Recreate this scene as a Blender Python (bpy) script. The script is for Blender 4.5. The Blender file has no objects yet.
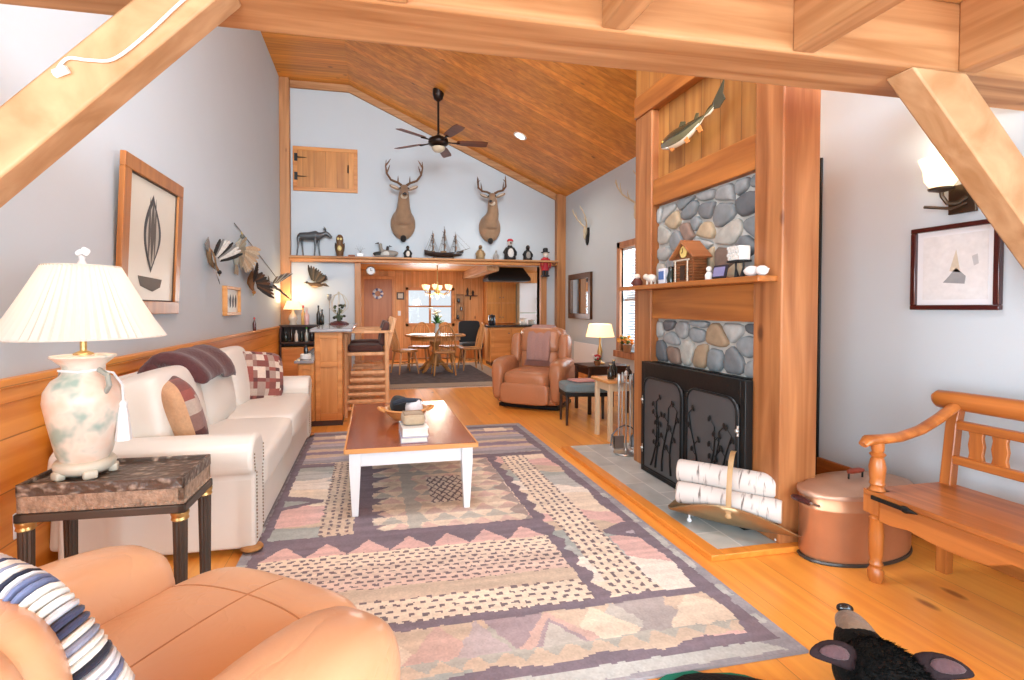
import bpy, bmesh, math, random
import numpy as np
from mathutils import Vector, Matrix, Euler
PI = math.pi
SC = bpy.context.scene
COL = SC.collection
rnd = random.Random(7)

# ------------------------------------------------------------------ camera
cam = bpy.data.objects.new('camera', bpy.data.cameras.new('camera'))
COL.objects.link(cam)
cam.location = (0, 0, 1.28)
cam.rotation_euler = (PI/2 - math.atan(10.5/500), 0, -math.atan(103/500))
cam.data.sensor_width = 36
cam.data.lens = 500/1024*36
cam.data.shift_x = 37/1024
cam.data.shift_y = -21.5/1024
cam.data.clip_start = 0.05
SC.camera = cam

# ------------------------------------------------------------------ world, daylight, exposure
W = bpy.data.worlds.new('World'); SC.world = W; W.use_nodes = True
bg = W.node_tree.nodes['Background']
bg.inputs[0].default_value = (0.86, 0.93, 1.0, 1); bg.inputs[1].default_value = 0.85
SC.view_settings.view_transform = 'Standard'
SC.view_settings.look = 'None'
SC.view_settings.exposure = 0.15
SC.view_settings.gamma = 1.0
SC.view_settings.use_curve_mapping = False

def area(name, loc, rot, sx, sy, power, color=(1, 1, 1)):
    l = bpy.data.lights.new(name, 'AREA'); l.shape = 'RECTANGLE'; l.size = sx; l.size_y = sy
    l.energy = power; l.color = color
    o = bpy.data.objects.new(name, l); COL.objects.link(o); o.location = loc; o.rotation_euler = rot
    return o
def point(name, loc, power, color, r=0.04, parent=None):
    l = bpy.data.lights.new(name, 'POINT'); l.energy = power; l.color = color; l.shadow_soft_size = r
    o = bpy.data.objects.new(name, l); COL.objects.link(o); o.location = loc; o.parent = parent
    return o
def spot(name, loc, power, color, ang=120, r=0.06, parent=None):
    l = bpy.data.lights.new(name, 'SPOT'); l.energy = power; l.color = color; l.spot_size = math.radians(ang)
    l.spot_blend = 0.6; l.shadow_soft_size = r
    o = bpy.data.objects.new(name, l); COL.objects.link(o); o.location = loc; o.parent = parent
    return o
# area lights put in for unseen, assumed glass doors and gable glazing behind the camera (they face the room, +Y)
area('daylight_unseen_doors', (0.7, -3.0, 1.15), (PI/2, 0, 0), 3.9, 2.0, 170, (0.72, 0.88, 1.0))
area('daylight_unseen_gable', (0.6, -3.0, 3.7), (PI/2+0.3, 0, 0), 3.6, 1.9, 800, (0.80, 0.92, 1.0))
area('fill_light_left', (-1.52, -1.1, 1.25), (PI/2, 0, -PI/2), 2.6, 1.9, 215, (0.70, 0.88, 1.0))  # added fill for chimney face and right wall, at an invented left window
area('fill_light_right', (2.92, -0.7, 1.3), (PI/2, 0, PI/2-0.35), 2.4, 1.8, 150, (0.72, 0.89, 1.0))  # added fill for sofa and left wall, at an invented right window
area('fill_light_top', (0.5, 2.45, 4.85), (0.25, 0, 0), 2.4, 1.0, 130, (0.75, 0.90, 1.0))  # added top fill below the solid ceiling, hidden behind the beam
# daylight through the side window of the living room and the window of the dining room
area('daylight_side_window', (3.88, 6.7, 1.5), (PI/2, 0, PI/2), 0.9, 1.5, 45, (0.75, 0.9, 1.0))
area('daylight_dining_window', (1.43, 12.45, 1.3), (PI/2, 0, PI), 1.0, 0.75, 30, (0.97, 0.98, 1.0))
area('fill_light_kitchen', (5.9, 11.0, 1.4), (PI/2, 0, PI/2), 2.0, 1.6, 50, (0.75, 0.9, 1.0))  # added kitchen fill at an invented opening out of view

# ------------------------------------------------------------------ materials
def c3(h):
    h = h.lstrip('#'); v = [int(h[i:i+2], 16)/255 for i in (0, 2, 4)]
    return tuple(((x/12.92) if x <= 0.04045 else ((x+0.055)/1.055)**2.4) for x in v)
def c4(h): return c3(h) + (1.0,)
def newmat(name):
    m = bpy.data.materials.new(name); m.use_nodes = True
    nt = m.node_tree; b = nt.nodes['Principled BSDF']
    return m, nt, b
def nd(nt, t, **kw):
    n = nt.nodes.new(t)
    for k, v in kw.items(): setattr(n, k, v)
    return n
def mathn(nt, op, a, b=None, clamp=False):
    n = nt.nodes.new('ShaderNodeMath'); n.operation = op; n.use_clamp = clamp
    for i, x in enumerate((a, b)):
        if x is None: continue
        if isinstance(x, (int, float)): n.inputs[i].default_value = x
        else: nt.links.new(x, n.inputs[i])
    return n.outputs[0]
def mixc(nt, f, a, b, bt='MIX'):
    n = nt.nodes.new('ShaderNodeMix'); n.data_type = 'RGBA'; n.blend_type = bt
    for i, x in ((0, f), (6, a), (7, b)):
        if isinstance(x, (int, float)): n.inputs[i].default_value = x
        elif isinstance(x, tuple): n.inputs[i].default_value = x
        else: nt.links.new(x, n.inputs[i])
    return n.outputs[2]
def mat(name, col, rough=0.5, metal=0.0, var=0.0, scale=8.0, bump=0.0, bscale=None, coat=0.0, sheen=0.0, spec=None):
    m, nt, b = newmat(name)
    col = c4(col) if isinstance(col, str) else col
    b.inputs['Base Color'].default_value = col
    b.inputs['Roughness'].default_value = rough; b.inputs['Metallic'].default_value = metal
    b.inputs['Coat Weight'].default_value = coat; b.inputs['Sheen Weight'].default_value = sheen
    if spec is not None: b.inputs['Specular IOR Level'].default_value = spec
    tc = nd(nt, 'ShaderNodeTexCoord')
    if var:
        n = nd(nt, 'ShaderNodeTexNoise'); n.inputs['Scale'].default_value = scale; n.inputs['Detail'].default_value = 4
        nt.links.new(tc.outputs['Object'], n.inputs['Vector'])
        lo = tuple(x*(1-var) for x in col[:3]) + (1,); hi = tuple(min(1, x*(1+var)) for x in col[:3]) + (1,)
        nt.links.new(mixc(nt, n.outputs['Fac'], lo, hi), b.inputs['Base Color'])
    if bump:
        n = nd(nt, 'ShaderNodeTexNoise'); n.inputs['Scale'].default_value = bscale or scale; n.inputs['Detail'].default_value = 3
        nt.links.new(tc.outputs['Object'], n.inputs['Vector'])
        bp = nd(nt, 'ShaderNodeBump'); bp.inputs['Strength'].default_value = bump; bp.inputs['Distance'].default_value = 0.01
        nt.links.new(n.outputs['Fac'], bp.inputs['Height']); nt.links.new(bp.outputs['Normal'], b.inputs['Normal'])
    return m
def wood(name, c1, c2, grain=2, rough=0.45, scale=1.0, knot=0.35, plank=None, width=0.15, tint=0.25, gap=0.02, coat=0.0):
    """grain: axis the fibres run along; plank: axis the boards are laid across."""
    m, nt, b = newmat(name); L = nt.links
    b.inputs['Roughness'].default_value = rough; b.inputs['Coat Weight'].default_value = coat
    b.inputs['Coat Roughness'].default_value = 0.15
    tc = nd(nt, 'ShaderNodeTexCoord'); vec = tc.outputs['Object']
    sx = nd(nt, 'ShaderNodeSeparateXYZ'); L.new(vec, sx.inputs[0])
    if plank is not None:
        q = mathn(nt, 'MULTIPLY', sx.outputs[plank], 1.0/width)
        fl = mathn(nt, 'FLOOR', q); fr = mathn(nt, 'SUBTRACT', q, fl)
        wn = nd(nt, 'ShaderNodeTexWhiteNoise', noise_dimensions='1D'); L.new(fl, wn.inputs['W'])
        cx = nd(nt, 'ShaderNodeCombineXYZ')
        off = mathn(nt, 'MULTIPLY', wn.outputs['Value'], 37.0)
        L.new(off, cx.inputs[grain])
        va = nd(nt, 'ShaderNodeVectorMath', operation='ADD'); L.new(vec, va.inputs[0]); L.new(cx.outputs[0], va.inputs[1])
        vec = va.outputs[0]
    mp = nd(nt, 'ShaderNodeMapping'); s = [14.0*scale]*3; s[grain] = 0.9*scale
    mp.inputs['Scale'].default_value = s; L.new(vec, mp.inputs['Vector'])
    n = nd(nt, 'ShaderNodeTexNoise'); n.inputs['Scale'].default_value = 1.0; n.inputs['Detail'].default_value = 6
    n.inputs['Distortion'].default_value = 0.6; L.new(mp.outputs[0], n.inputs['Vector'])
    cr = nd(nt, 'ShaderNodeValToRGB'); cr.color_ramp.elements[0].position = 0.32; cr.color_ramp.elements[1].position = 0.68
    cr.color_ramp.elements[0].color = c4(c2); cr.color_ramp.elements[1].color = c4(c1)
    L.new(n.outputs['Fac'], cr.inputs['Fac']); out = cr.outputs['Color']
    if knot:
        mk = nd(nt, 'ShaderNodeMapping'); s = [4.2*scale]*3; s[grain] = 2.0*scale
        mk.inputs['Scale'].default_value = s; L.new(vec, mk.inputs['Vector'])
        vo = nd(nt, 'ShaderNodeTexVoronoi'); vo.inputs['Scale'].default_value = 1.0; L.new(mk.outputs[0], vo.inputs['Vector'])
        kr = nd(nt, 'ShaderNodeMapRange'); kr.inputs[1].default_value = 0.05; kr.inputs[2].default_value = 0.12
        kr.inputs[3].default_value = 1.0; kr.inputs[4].default_value = 0.0; L.new(vo.outputs['Distance'], kr.inputs[0])
        sep = nd(nt, 'ShaderNodeSeparateColor'); L.new(vo.outputs['Color'], sep.inputs[0])
        g = mathn(nt, 'GREATER_THAN', sep.outputs[0], 1.0-knot)
        kd = c3(c2); kd = tuple(x*y for x, y in zip(kd, (0.28, 0.2, 0.16))) + (1,)
        out = mixc(nt, mathn(nt, 'MULTIPLY', mathn(nt, 'MULTIPLY', kr.outputs[0], g), 0.8), out, kd)
    h = n.outputs['Fac']
    if plank is not None:
        f = mathn(nt, 'ADD', 1.0-tint/2, mathn(nt, 'MULTIPLY', wn.outputs['Value'], tint))
        cc = nd(nt, 'ShaderNodeCombineColor')
        for i in range(3): L.new(f, cc.inputs[i])
        out = mixc(nt, 1.0, out, cc.outputs[0], 'MULTIPLY')
        e = mathn(nt, 'MINIMUM', fr, mathn(nt, 'SUBTRACT', 1.0, fr))
        gr = nd(nt, 'ShaderNodeMapRange'); gr.inputs[1].default_value = 0.0; gr.inputs[2].default_value = gap
        gr.inputs[3].default_value = 1.0; gr.inputs[4].default_value = 0.0; L.new(e, gr.inputs[0])
        dk = tuple(x*0.3 for x in c3(c2)) + (1,)
        out = mixc(nt, mathn(nt, 'MULTIPLY', gr.outputs[0], 0.75), out, dk)
        h = mathn(nt, 'SUBTRACT', mathn(nt, 'MULTIPLY', h, 0.15), gr.outputs[0])
    L.new(out, b.inputs['Base Color'])
    bp = nd(nt, 'ShaderNodeBump'); bp.inputs['Strength'].default_value = 0.25; bp.inputs['Distance'].default_value = 0.004
    L.new(h, bp.inputs['Height']); L.new(bp.outputs['Normal'], b.inputs['Normal'])
    return m
def painted(name, rough=0.6, metal=0.0, var=0.12, scale=30, bump=0.0, sheen=0.0, coat=0.0):
    """colour comes from the per-face colours given while modelling"""
    m, nt, b = newmat(name); L = nt.links
    at = nd(nt, 'ShaderNodeAttribute'); at.attribute_name = 'Col'
    b.inputs['Roughness'].default_value = rough; b.inputs['Metallic'].default_value = metal
    b.inputs['Sheen Weight'].default_value = sheen; b.inputs['Coat Weight'].default_value = coat
    tc = nd(nt, 'ShaderNodeTexCoord'); n = nd(nt, 'ShaderNodeTexNoise'); n.inputs['Scale'].default_value = scale
    n.inputs['Detail'].default_value = 5; L.new(tc.outputs['Object'], n.inputs['Vector'])
    f = mathn(nt, 'ADD', 1-var*1.4, mathn(nt, 'MULTIPLY', n.outputs['Fac'], 2.4*var))
    cc = nd(nt, 'ShaderNodeCombineColor')
    for i in range(3): L.new(f, cc.inputs[i])
    L.new(mixc(nt, 1.0, at.outputs['Color'], cc.outputs[0], 'MULTIPLY'), b.inputs['Base Color'])
    if bump:
        bp = nd(nt, 'ShaderNodeBump'); bp.inputs['Strength'].default_value = bump; bp.inputs['Distance'].default_value = 0.01
        L.new(n.outputs['Fac'], bp.inputs['Height']); L.new(bp.outputs['Normal'], b.inputs['Normal'])
    return m
def glow(name, col, strength, base=None):
    m, nt, b = newmat(name)
    b.inputs['Base Color'].default_value = c4(base or col); b.inputs['Emission Color'].default_value = c4(col)
    b.inputs['Emission Strength'].default_value = strength; b.inputs['Roughness'].default_value = 0.6
    return m
def shade_mat(name, col, em, strength):
    m, nt, b = newmat(name); L = nt.links
    b.inputs['Base Color'].default_value = c4(col); b.inputs['Roughness'].default_value = 0.9
    b.inputs['Emission Color'].default_value = c4(em); b.inputs['Emission Strength'].default_value = strength
    t = nd(nt, 'ShaderNodeBsdfTranslucent'); t.inputs[0].default_value = c4(col)
    mx = nd(nt, 'ShaderNodeMixShader'); mx.inputs[0].default_value = 0.4
    L.new(b.outputs[0], mx.inputs[1]); L.new(t.outputs[0], mx.inputs[2])
    L.new(mx.outputs[0], nt.nodes['Material Output'].inputs[0])
    return m
def glass(name, col='#ffffff', rough=0.02):
    m, nt, b = newmat(name)
    b.inputs['Base Color'].default_value = c4(col); b.inputs['Roughness'].default_value = rough
    b.inputs['Transmission Weight'].default_value = 1.0; b.inputs['IOR'].default_value = 1.2
    return m

M = {}
M['wall'] = mat('wall_paint', '#c3ccd3', 0.75, var=0.02, scale=3, bump=0.05, bscale=60)
M['ceil'] = wood('ceiling_pine', '#efa142', '#cd7c2a', grain=0, rough=0.4, knot=0.5, plank=1, width=0.16, tint=0.34, gap=0.022)
M['floor'] = wood('floor_pine', '#f6ac4c', '#e4923e', grain=1, rough=0.34, knot=0.35, plank=0, width=0.24, tint=0.22, gap=0.010, coat=0.12)
M['wains'] = wood('wainscot_pine', '#efa048', '#d98228', grain=1, rough=0.35, knot=0.2, plank=2, width=0.235, tint=0.2, gap=0.02)
M['beamx'] = wood('beam_timber_along_x', '#c8986a', '#9c683c', grain=0, rough=0.6, knot=0.5)
M['beamy'] = wood('beam_timber_along_y', '#c8996c', '#9c6a3e', grain=1, rough=0.6, knot=0.45)
M['beamz'] = wood('post_timber', '#c48a58', '#a26c40', grain=2, rough=0.5, knot=0.35)
M['chim'] = wood('chimney_timber', '#b87a4a', '#8a5028', grain=2, rough=0.45, knot=0.35)
M['chimy'] = wood('chimney_rail_timber', '#b87234', '#8c4e20', grain=1, rough=0.45, knot=0.3)
M['chimb'] = wood('chimney_boards', '#b47c40', '#945a28', grain=2, rough=0.45, knot=0.3, plank=1, width=0.185, tint=0.25, gap=0.03)
M['pine'] = wood('pine', '#d99a58', '#bd7a3a', grain=2, rough=0.45, knot=0.3)
M['pinex'] = wood('pine_along_x', '#d99550', '#bb7434', grain=0, rough=0.45, knot=0.3)
M['pinewall'] = wood('pine_panelling', '#dfa264', '#c5813f', grain=2, rough=0.5, knot=0.35, plank=0, width=0.19, tint=0.18, gap=0.02)
M['pinewally'] = wood('pine_panelling_side', '#dfa264', '#c5813f', grain=2, rough=0.5, knot=0.35, plank=1, width=0.19, tint=0.18, gap=0.02)
M['cherry'] = wood('cherry_top', '#a3542b', '#853c1c', grain=1, rough=0.18, knot=0, coat=0.5)
M['edge'] = wood('pale_wood_edge', '#e0a365', '#cf8f50', grain=0, rough=0.4, knot=0)
M['oak'] = wood('oak', '#c08a52', '#9c6632', grain=2, rough=0.4, knot=0)
M['bench'] = wood('bench_teak', '#c47636', '#8e4c1e', grain=1, rough=0.35, knot=0.15, coat=0.2)
M['benchz'] = wood('bench_teak_upright', '#c47636', '#8e4c1e', grain=2, rough=0.35, knot=0.15, coat=0.2)
M['darkwood'] = mat('dark_wood', '#3a2216', 0.35, var=0.3, scale=12)
M['mahog'] = mat('mahogany', '#43191a', 0.25, var=0.25, scale=14, coat=0.4)
M['white'] = mat('white_paint', '#e9ebee', 0.5, var=0.02)
M['sofa'] = mat('ivory_leather', '#e6e2da', 0.42, var=0.03, scale=5, bump=0.10, bscale=9)
M['leather'] = mat('tan_leather', '#e6b690', 0.34, var=0.07, scale=5, bump=0.9, bscale=7)
M['leather2'] = mat('brown_leather', '#b47a56', 0.36, var=0.10, scale=7, bump=0.35, bscale=11)
M['maroon'] = mat('maroon_knit', '#532a2c', 0.85, var=0.25, scale=40, bump=0.5, bscale=60, sheen=0.3)
M['bearfur'] = mat('black_bear_fur', '#050505', 0.75, var=.5, scale=60, bump=.5, bscale=90, spec=.25)
M['black'] = mat('black_iron', '#121314', 0.45, 0.3, var=0.2, bump=0.1, bscale=40)
M['iron'] = mat('dark_steel', '#5a5d60', 0.42, 0.5, var=0.15, scale=6)
M['steel'] = mat('brushed_steel', '#b9b8b4', 0.3, 0.9)
M['brass'] = mat('dull_brass', '#a58d6a', 0.38, 0.75, var=0.12, scale=6)
M['gold'] = mat('gilt', '#c9a66a', 0.35, 0.8, var=0.2, scale=40)
M['copper'] = mat('copper', '#c48f6c', 0.38, 0.6, var=0.30, scale=5, bump=0.08, bscale=14)
M['copperd'] = mat('copper_lid', '#b8947e', 0.42, 0.55, var=0.25, scale=6)
M['bronze'] = mat('bronze', '#55473a', 0.4, 0.8, var=0.15)
M['fan'] = mat('fan_bronze', '#2a1c16', 0.4, 0.6)
M['blade'] = wood('fan_blade', '#7c4326', '#5e2e18', grain=0, rough=0.35, knot=0)
M['pt'] = painted('painted', 0.6)
M['ptg'] = painted('painted_glossy', 0.25, coat=0.3, var=0.05)
M['fur'] = painted('short_fur', 0.85, var=0.22, scale=60, bump=0.6, sheen=0.2)
M['feather'] = painted('feathers', 0.7, var=0.3, scale=45, bump=0.3)
M['fabric'] = painted('woven_fabric', 0.9, var=0.14, scale=70, bump=0.3, sheen=0.15)
M['rug'] = painted('wool_rug', 0.95, var=0.13, scale=26, bump=0.3)
M['stone'] = painted('field_stone', 0.75, var=0.30, scale=18, bump=0.5)
M['mortar'] = mat('mortar', '#bdbab4', 0.9, var=0.1, scale=30, bump=0.3, bscale=50)
M['slate'] = None
M['ceramic'] = None
M['shade'] = shade_mat('pleated_shade', '#e9e3dc', '#ffeedd', 0.08)
M['shade2'] = shade_mat('lit_shade', '#fff2dc', '#ffdcaa', 0.6)
M['bulb'] = glow('bulb_glow', '#ffe2b4', 8)
M['can'] = glow('can_glow', '#fff3e0', 14)
M['glass'] = glass('clear_glass')
M['mirror'] = mat('mirror_glass', '#e8ecee', 0.03, 1.0)
M['antler'] = mat('antler', '#6b4a30', 0.55, var=0.3, scale=20)
M['bone'] = mat('pale_antler', '#cdbd9f', 0.6, var=0.15, scale=20)
M['green'] = mat('leaf_green', '#2f5f2a', 0.5, var=0.3, scale=30)
M['felt'] = mat('green_felt', '#11705a', 0.95, var=0.1)
M['paper'] = mat('art_paper', '#d9d4c6', 0.35, var=0.04, scale=4)
M['mat'] = mat('white_mat_board', '#e6e6ea', 0.3)
M['laminate'] = mat('grey_counter', '#8f8f93', 0.18, var=0.15, scale=60, coat=0.5)

def slate():
    m, nt, b = newmat('hearth_slate'); L = nt.links
    tc = nd(nt, 'ShaderNodeTexCoord')
    n = nd(nt, 'ShaderNodeTexNoise'); n.inputs['Scale'].default_value = 5; n.inputs['Detail'].default_value = 6
    L.new(tc.outputs['Object'], n.inputs['Vector'])
    br = nd(nt, 'ShaderNodeTexBrick'); br.offset = 0.5
    br.inputs['Color1'].default_value = c4('#b3b8b7'); br.inputs['Color2'].default_value = c4('#c9c8c0')
    br.inputs['Mortar'].default_value = c4('#d6d5d0'); br.inputs['Scale'].default_value = 1.0
    br.inputs['Mortar Size'].default_value = 0.005; br.inputs['Brick Width'].default_value = 0.4; br.inputs['Row Height'].default_value = 0.3
    mp = nd(nt, 'ShaderNodeMapping'); mp.inputs['Rotation'].default_value = (0, 0, PI/2)
    L.new(tc.outputs['Object'], mp.inputs[0]); L.new(mp.outputs[0], br.inputs['Vector'])
    f = mathn(nt, 'ADD', 0.5, mathn(nt, 'MULTIPLY', n.outputs['Fac'], 0.9)); cc = nd(nt, 'ShaderNodeCombineColor')
    for i in range(3): L.new(f, cc.inputs[i])
    L.new(mixc(nt, 1.0, br.outputs['Color'], cc.outputs[0], 'MULTIPLY'), b.inputs['Base Color'])
    b.inputs['Roughness'].default_value = 0.42
    return m
M['slate'] = slate()
def creased(name):
    m = mat(name, M_COL[name], 0.30, var=0.06, scale=5); nt = m.node_tree; L = nt.links; b = nt.nodes['Principled BSDF']
    tc = nd(nt, 'ShaderNodeTexCoord')
    n1 = nd(nt, 'ShaderNodeTexNoise'); n1.inputs['Scale'].default_value = 3.6; n1.inputs['Detail'].default_value = 3; n1.inputs['Distortion'].default_value = 1.0
    n2 = nd(nt, 'ShaderNodeTexNoise'); n2.inputs['Scale'].default_value = 160; n2.inputs['Detail'].default_value = 2
    for n in (n1, n2): L.new(tc.outputs['Object'], n.inputs['Vector'])
    rdg = mathn(nt, 'ABSOLUTE', mathn(nt, 'SUBTRACT', n1.outputs['Fac'], .5))
    h = mathn(nt, 'ADD', mathn(nt, 'MULTIPLY', mathn(nt, 'POWER', rdg, .6), 1.0), mathn(nt, 'MULTIPLY', n2.outputs['Fac'], .03))
    bp = nd(nt, 'ShaderNodeBump'); bp.inputs['Strength'].default_value = .30; bp.inputs['Distance'].default_value = .02
    L.new(h, bp.inputs['Height']); L.new(bp.outputs['Normal'], b.inputs['Normal'])
    return m
M_COL = {'soft_tan_leather': '#e3b088', 'soft_brown_leather': '#b47a56'}
M['leather'] = creased('soft_tan_leather'); M['leather2'] = creased('soft_brown_leather')
def ceramic():
    m, nt, b = newmat('crackled_ceramic'); L = nt.links
    tc = nd(nt, 'ShaderNodeTexCoord')
    n = nd(nt, 'ShaderNodeTexNoise'); n.inputs['Scale'].default_value = 7; n.inputs['Detail'].default_value = 3
    L.new(tc.outputs['Object'], n.inputs['Vector'])
    cr = nd(nt, 'ShaderNodeValToRGB'); e = cr.color_ramp.elements
    e[0].position = 0.36; e[0].color = c4('#9fb5ab'); e[1].position = 0.47; e[1].color = c4('#e6d9ca')
    k = e.new(0.62); k.color = c4('#e9c7b2'); k = e.new(0.72); k.color = c4('#ead9c8')
    L.new(n.outputs['Fac'], cr.inputs['Fac']); L.new(cr.outputs['Color'], b.inputs['Base Color'])
    b.inputs['Roughness'].default_value = 0.3
    return m
M['ceramic'] = ceramic()

# ------------------------------------------------------------------ mesh helpers
class MB:
    def __init__(self, col='#808080'):
        self.bm = bmesh.new(); self.cl = self.bm.faces.layers.float_color.new('Col'); self.col(col)
    def col(self, h): self.c = c4(h) if isinstance(h, str) else h; return self
    def f(self, vs):
        try: fc = self.bm.faces.new(vs)
        except ValueError: return None
        fc[self.cl] = self.c; return fc
    def grid(self, rings, close=True, caps=True):
        R = [[self.bm.verts.new(p) for p in r] for r in rings]; n = len(R[0])
        for a, b in zip(R, R[1:]):
            for i in range(n if close else n-1):
                j = (i+1) % n; self.f((a[i], a[j], b[j], b[i]))
        if caps and close: self.f(R[0][::-1]); self.f(R[-1])
        return self
    def box(self, x0, x1, y0, y1, z0, z1):
        return self.grid([[(x0, y0, z), (x1, y0, z), (x1, y1, z), (x0, y1, z)] for z in (z0, z1)])
    def obox(self, c, s, rot=(0, 0, 0)):
        mt = Euler(rot).to_matrix() if not isinstance(rot, Matrix) else rot
        x, y, z = [v/2 for v in s]; c = Vector(c)
        return self.grid([[c + mt @ Vector(p) for p in ((-x, -y, k), (x, -y, k), (x, y, k), (-x, y, k))] for k in (-z, z)])
    def bar(self, a, b, w, t, upv=(0, 0, 1)):
        a, b = Vector(a), Vector(b); d = (b-a).normalized(); u = Vector(upv)
        s = d.cross(u)
        if s.length < 1e-4: s = d.cross(Vector((1, 0, 0)))
        s.normalize(); u = s.cross(d).normalized()
        return self.grid([[p + s*i*w/2 + u*j*t/2 for i, j in ((-1, -1), (1, -1), (1, 1), (-1, 1))] for p in (a, b)])
    def tube(self, pts, r, seg=8, flat=1.0, ref=None):
        pts = [Vector(p) for p in pts]; n = len(pts)
        rr = r if isinstance(r, (list, tuple)) else [r]*n
        rings = []; ref = Vector(ref) if ref is not None else None
        for i, p in enumerate(pts):
            d = (pts[min(i+1, n-1)] - pts[max(i-1, 0)])
            if d.length < 1e-9: d = Vector((0, 0, 1))
            d.normalize()
            if ref is None: ref = Vector((0, 0, 1)) if abs(d.z) < 0.9 else Vector((1, 0, 0))
            s = d.cross(ref)
            if s.length < 1e-4: s = d.orthogonal()
            s.normalize(); u = s.cross(d); ref = u
            rings.append([p + s*math.cos(2*PI*k/seg)*rr[i] + u*math.sin(2*PI*k/seg)*rr[i]*flat for k in range(seg)])
        return self.grid(rings)
    def cyl(self, a, b, r0, r1=None, seg=16): return self.tube([a, b], [r0, r0 if r1 is None else r1], seg)
    def lathe(self, prof, c=(0, 0, 0), seg=24, wob=None, sc=(1, 1), mt=None):
        c = Vector(c); rings = []
        for r, z in prof:
            ring = []
            for k in range(seg):
                t = 2*PI*k/seg; q = r*(wob(k, z) if wob else 1)
                v = Vector((q*math.cos(t)*sc[0], q*math.sin(t)*sc[1], z))
                ring.append(c + (mt @ v if mt else v))
            rings.append(ring)
        return self.grid(rings)
    def ell(self, c, r, rot=(0, 0, 0), seg=14, n=8):
        mt = Euler(rot).to_matrix() if not isinstance(rot, Matrix) else rot
        c = Vector(c); r = (r, r, r) if isinstance(r, (int, float)) else r; rings = []
        for i in range(n+1):
            a = -PI/2 + PI*i/n; q = max(math.cos(a), 0.02)
            rings.append([c + mt @ Vector((r[0]*q*math.cos(2*PI*k/seg), r[1]*q*math.sin(2*PI*k/seg), r[2]*math.sin(a))) for k in range(seg)])
        return self.grid(rings)
    def prism(self, poly, ax, a, b):
        def P(p, w): return {'X': (w, p[0], p[1]), 'Y': (p[0], w, p[1]), 'Z': (p[0], p[1], w)}[ax]
        return self.grid([[P(p, w) for p in poly] for w in (a, b)])
    def cush(self, c, s, e=0.35, rot=(0, 0, 0), n=8, puff=0.0):
        """soft box: a cube pushed towards a superellipsoid"""
        mt = Euler(rot).to_matrix() if not isinstance(rot, Matrix) else rot
        c = Vector(c); V = {}
        def vert(i, j, k):
            key = (i, j, k)
            if key not in V:
                p = [2*q/n - 1 for q in key]
                p = [math.sin(q*PI/2) for q in p]
                m = (abs(p[0])**(2/e) + abs(p[1])**(2/e) + abs(p[2])**(2/e))**(e/2)
                p = [q/m for q in p]
                if puff:
                    ax = min(range(3), key=lambda t: s[t])
                    o = [t for t in range(3) if t != ax]
                    p[ax] *= 1 + puff*(1 - p[o[0]]**2)*(1 - p[o[1]]**2)
                V[key] = self.bm.verts.new(c + mt @ Vector([q*w/2 for q, w in zip(p, s)]))
            return V[key]
        for ax in range(3):
            for side in (0, n):
                for a in range(n):
                    for b in range(n):
                        qs = []
                        for da, db in ((0, 0), (1, 0), (1, 1), (0, 1)):
                            t = [0, 0, 0]; t[ax] = side; t[(ax+1) % 3] = a+da; t[(ax+2) % 3] = b+db; qs.append(vert(*t))
                        self.f(qs if side else qs[::-1])
        return self
    def sheet(self, pts2d, thick, nrm=(0, -1, 0)):
        """2-D outline polygon of 3-D points given a real thickness along nrm"""
        n = Vector(nrm).normalized()*thick
        return self.grid([[Vector(p) for p in pts2d], [Vector(p)+n for p in pts2d]])
    def build(self, name, m, parent=None, bevel=0.0, sub=0, remesh=0.0, smooth=True, loc=(0, 0, 0), rz=0.0, ang=35, seg=2, disp=None):
        bm = self.bm
        bmesh.ops.recalc_face_normals(bm, faces=bm.faces)
        me = bpy.data.meshes.new(name); bm.to_mesh(me); bm.free()
        m = M[m] if isinstance(m, str) else m
        me.materials.append(m)
        if smooth:
            me.polygons.foreach_set('use_smooth', [True]*len(me.polygons))
            if not (sub or remesh): me.set_sharp_from_angle(angle=math.radians(ang))
        o = bpy.data.objects.new(name, me); COL.objects.link(o)
        o.location = loc; o.rotation_euler = (0, 0, rz)
        if parent: o.parent = parent
        if remesh:
            r = o.modifiers.new('blend', 'REMESH'); r.mode = 'VOXEL'; r.voxel_size = remesh; r.use_smooth_shade = True
            s = o.modifiers.new('soft', 'SMOOTH'); s.iterations = 4; s.factor = 0.6
        if bevel:
            b = o.modifiers.new('bevel', 'BEVEL'); b.width = bevel; b.segments = seg; b.limit_method = 'ANGLE'
            b.angle_limit = math.radians(30); b.harden_normals = False
        if sub:
            s = o.modifiers.new('sub', 'SUBSURF'); s.levels = sub; s.render_levels = sub
        return o

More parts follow.
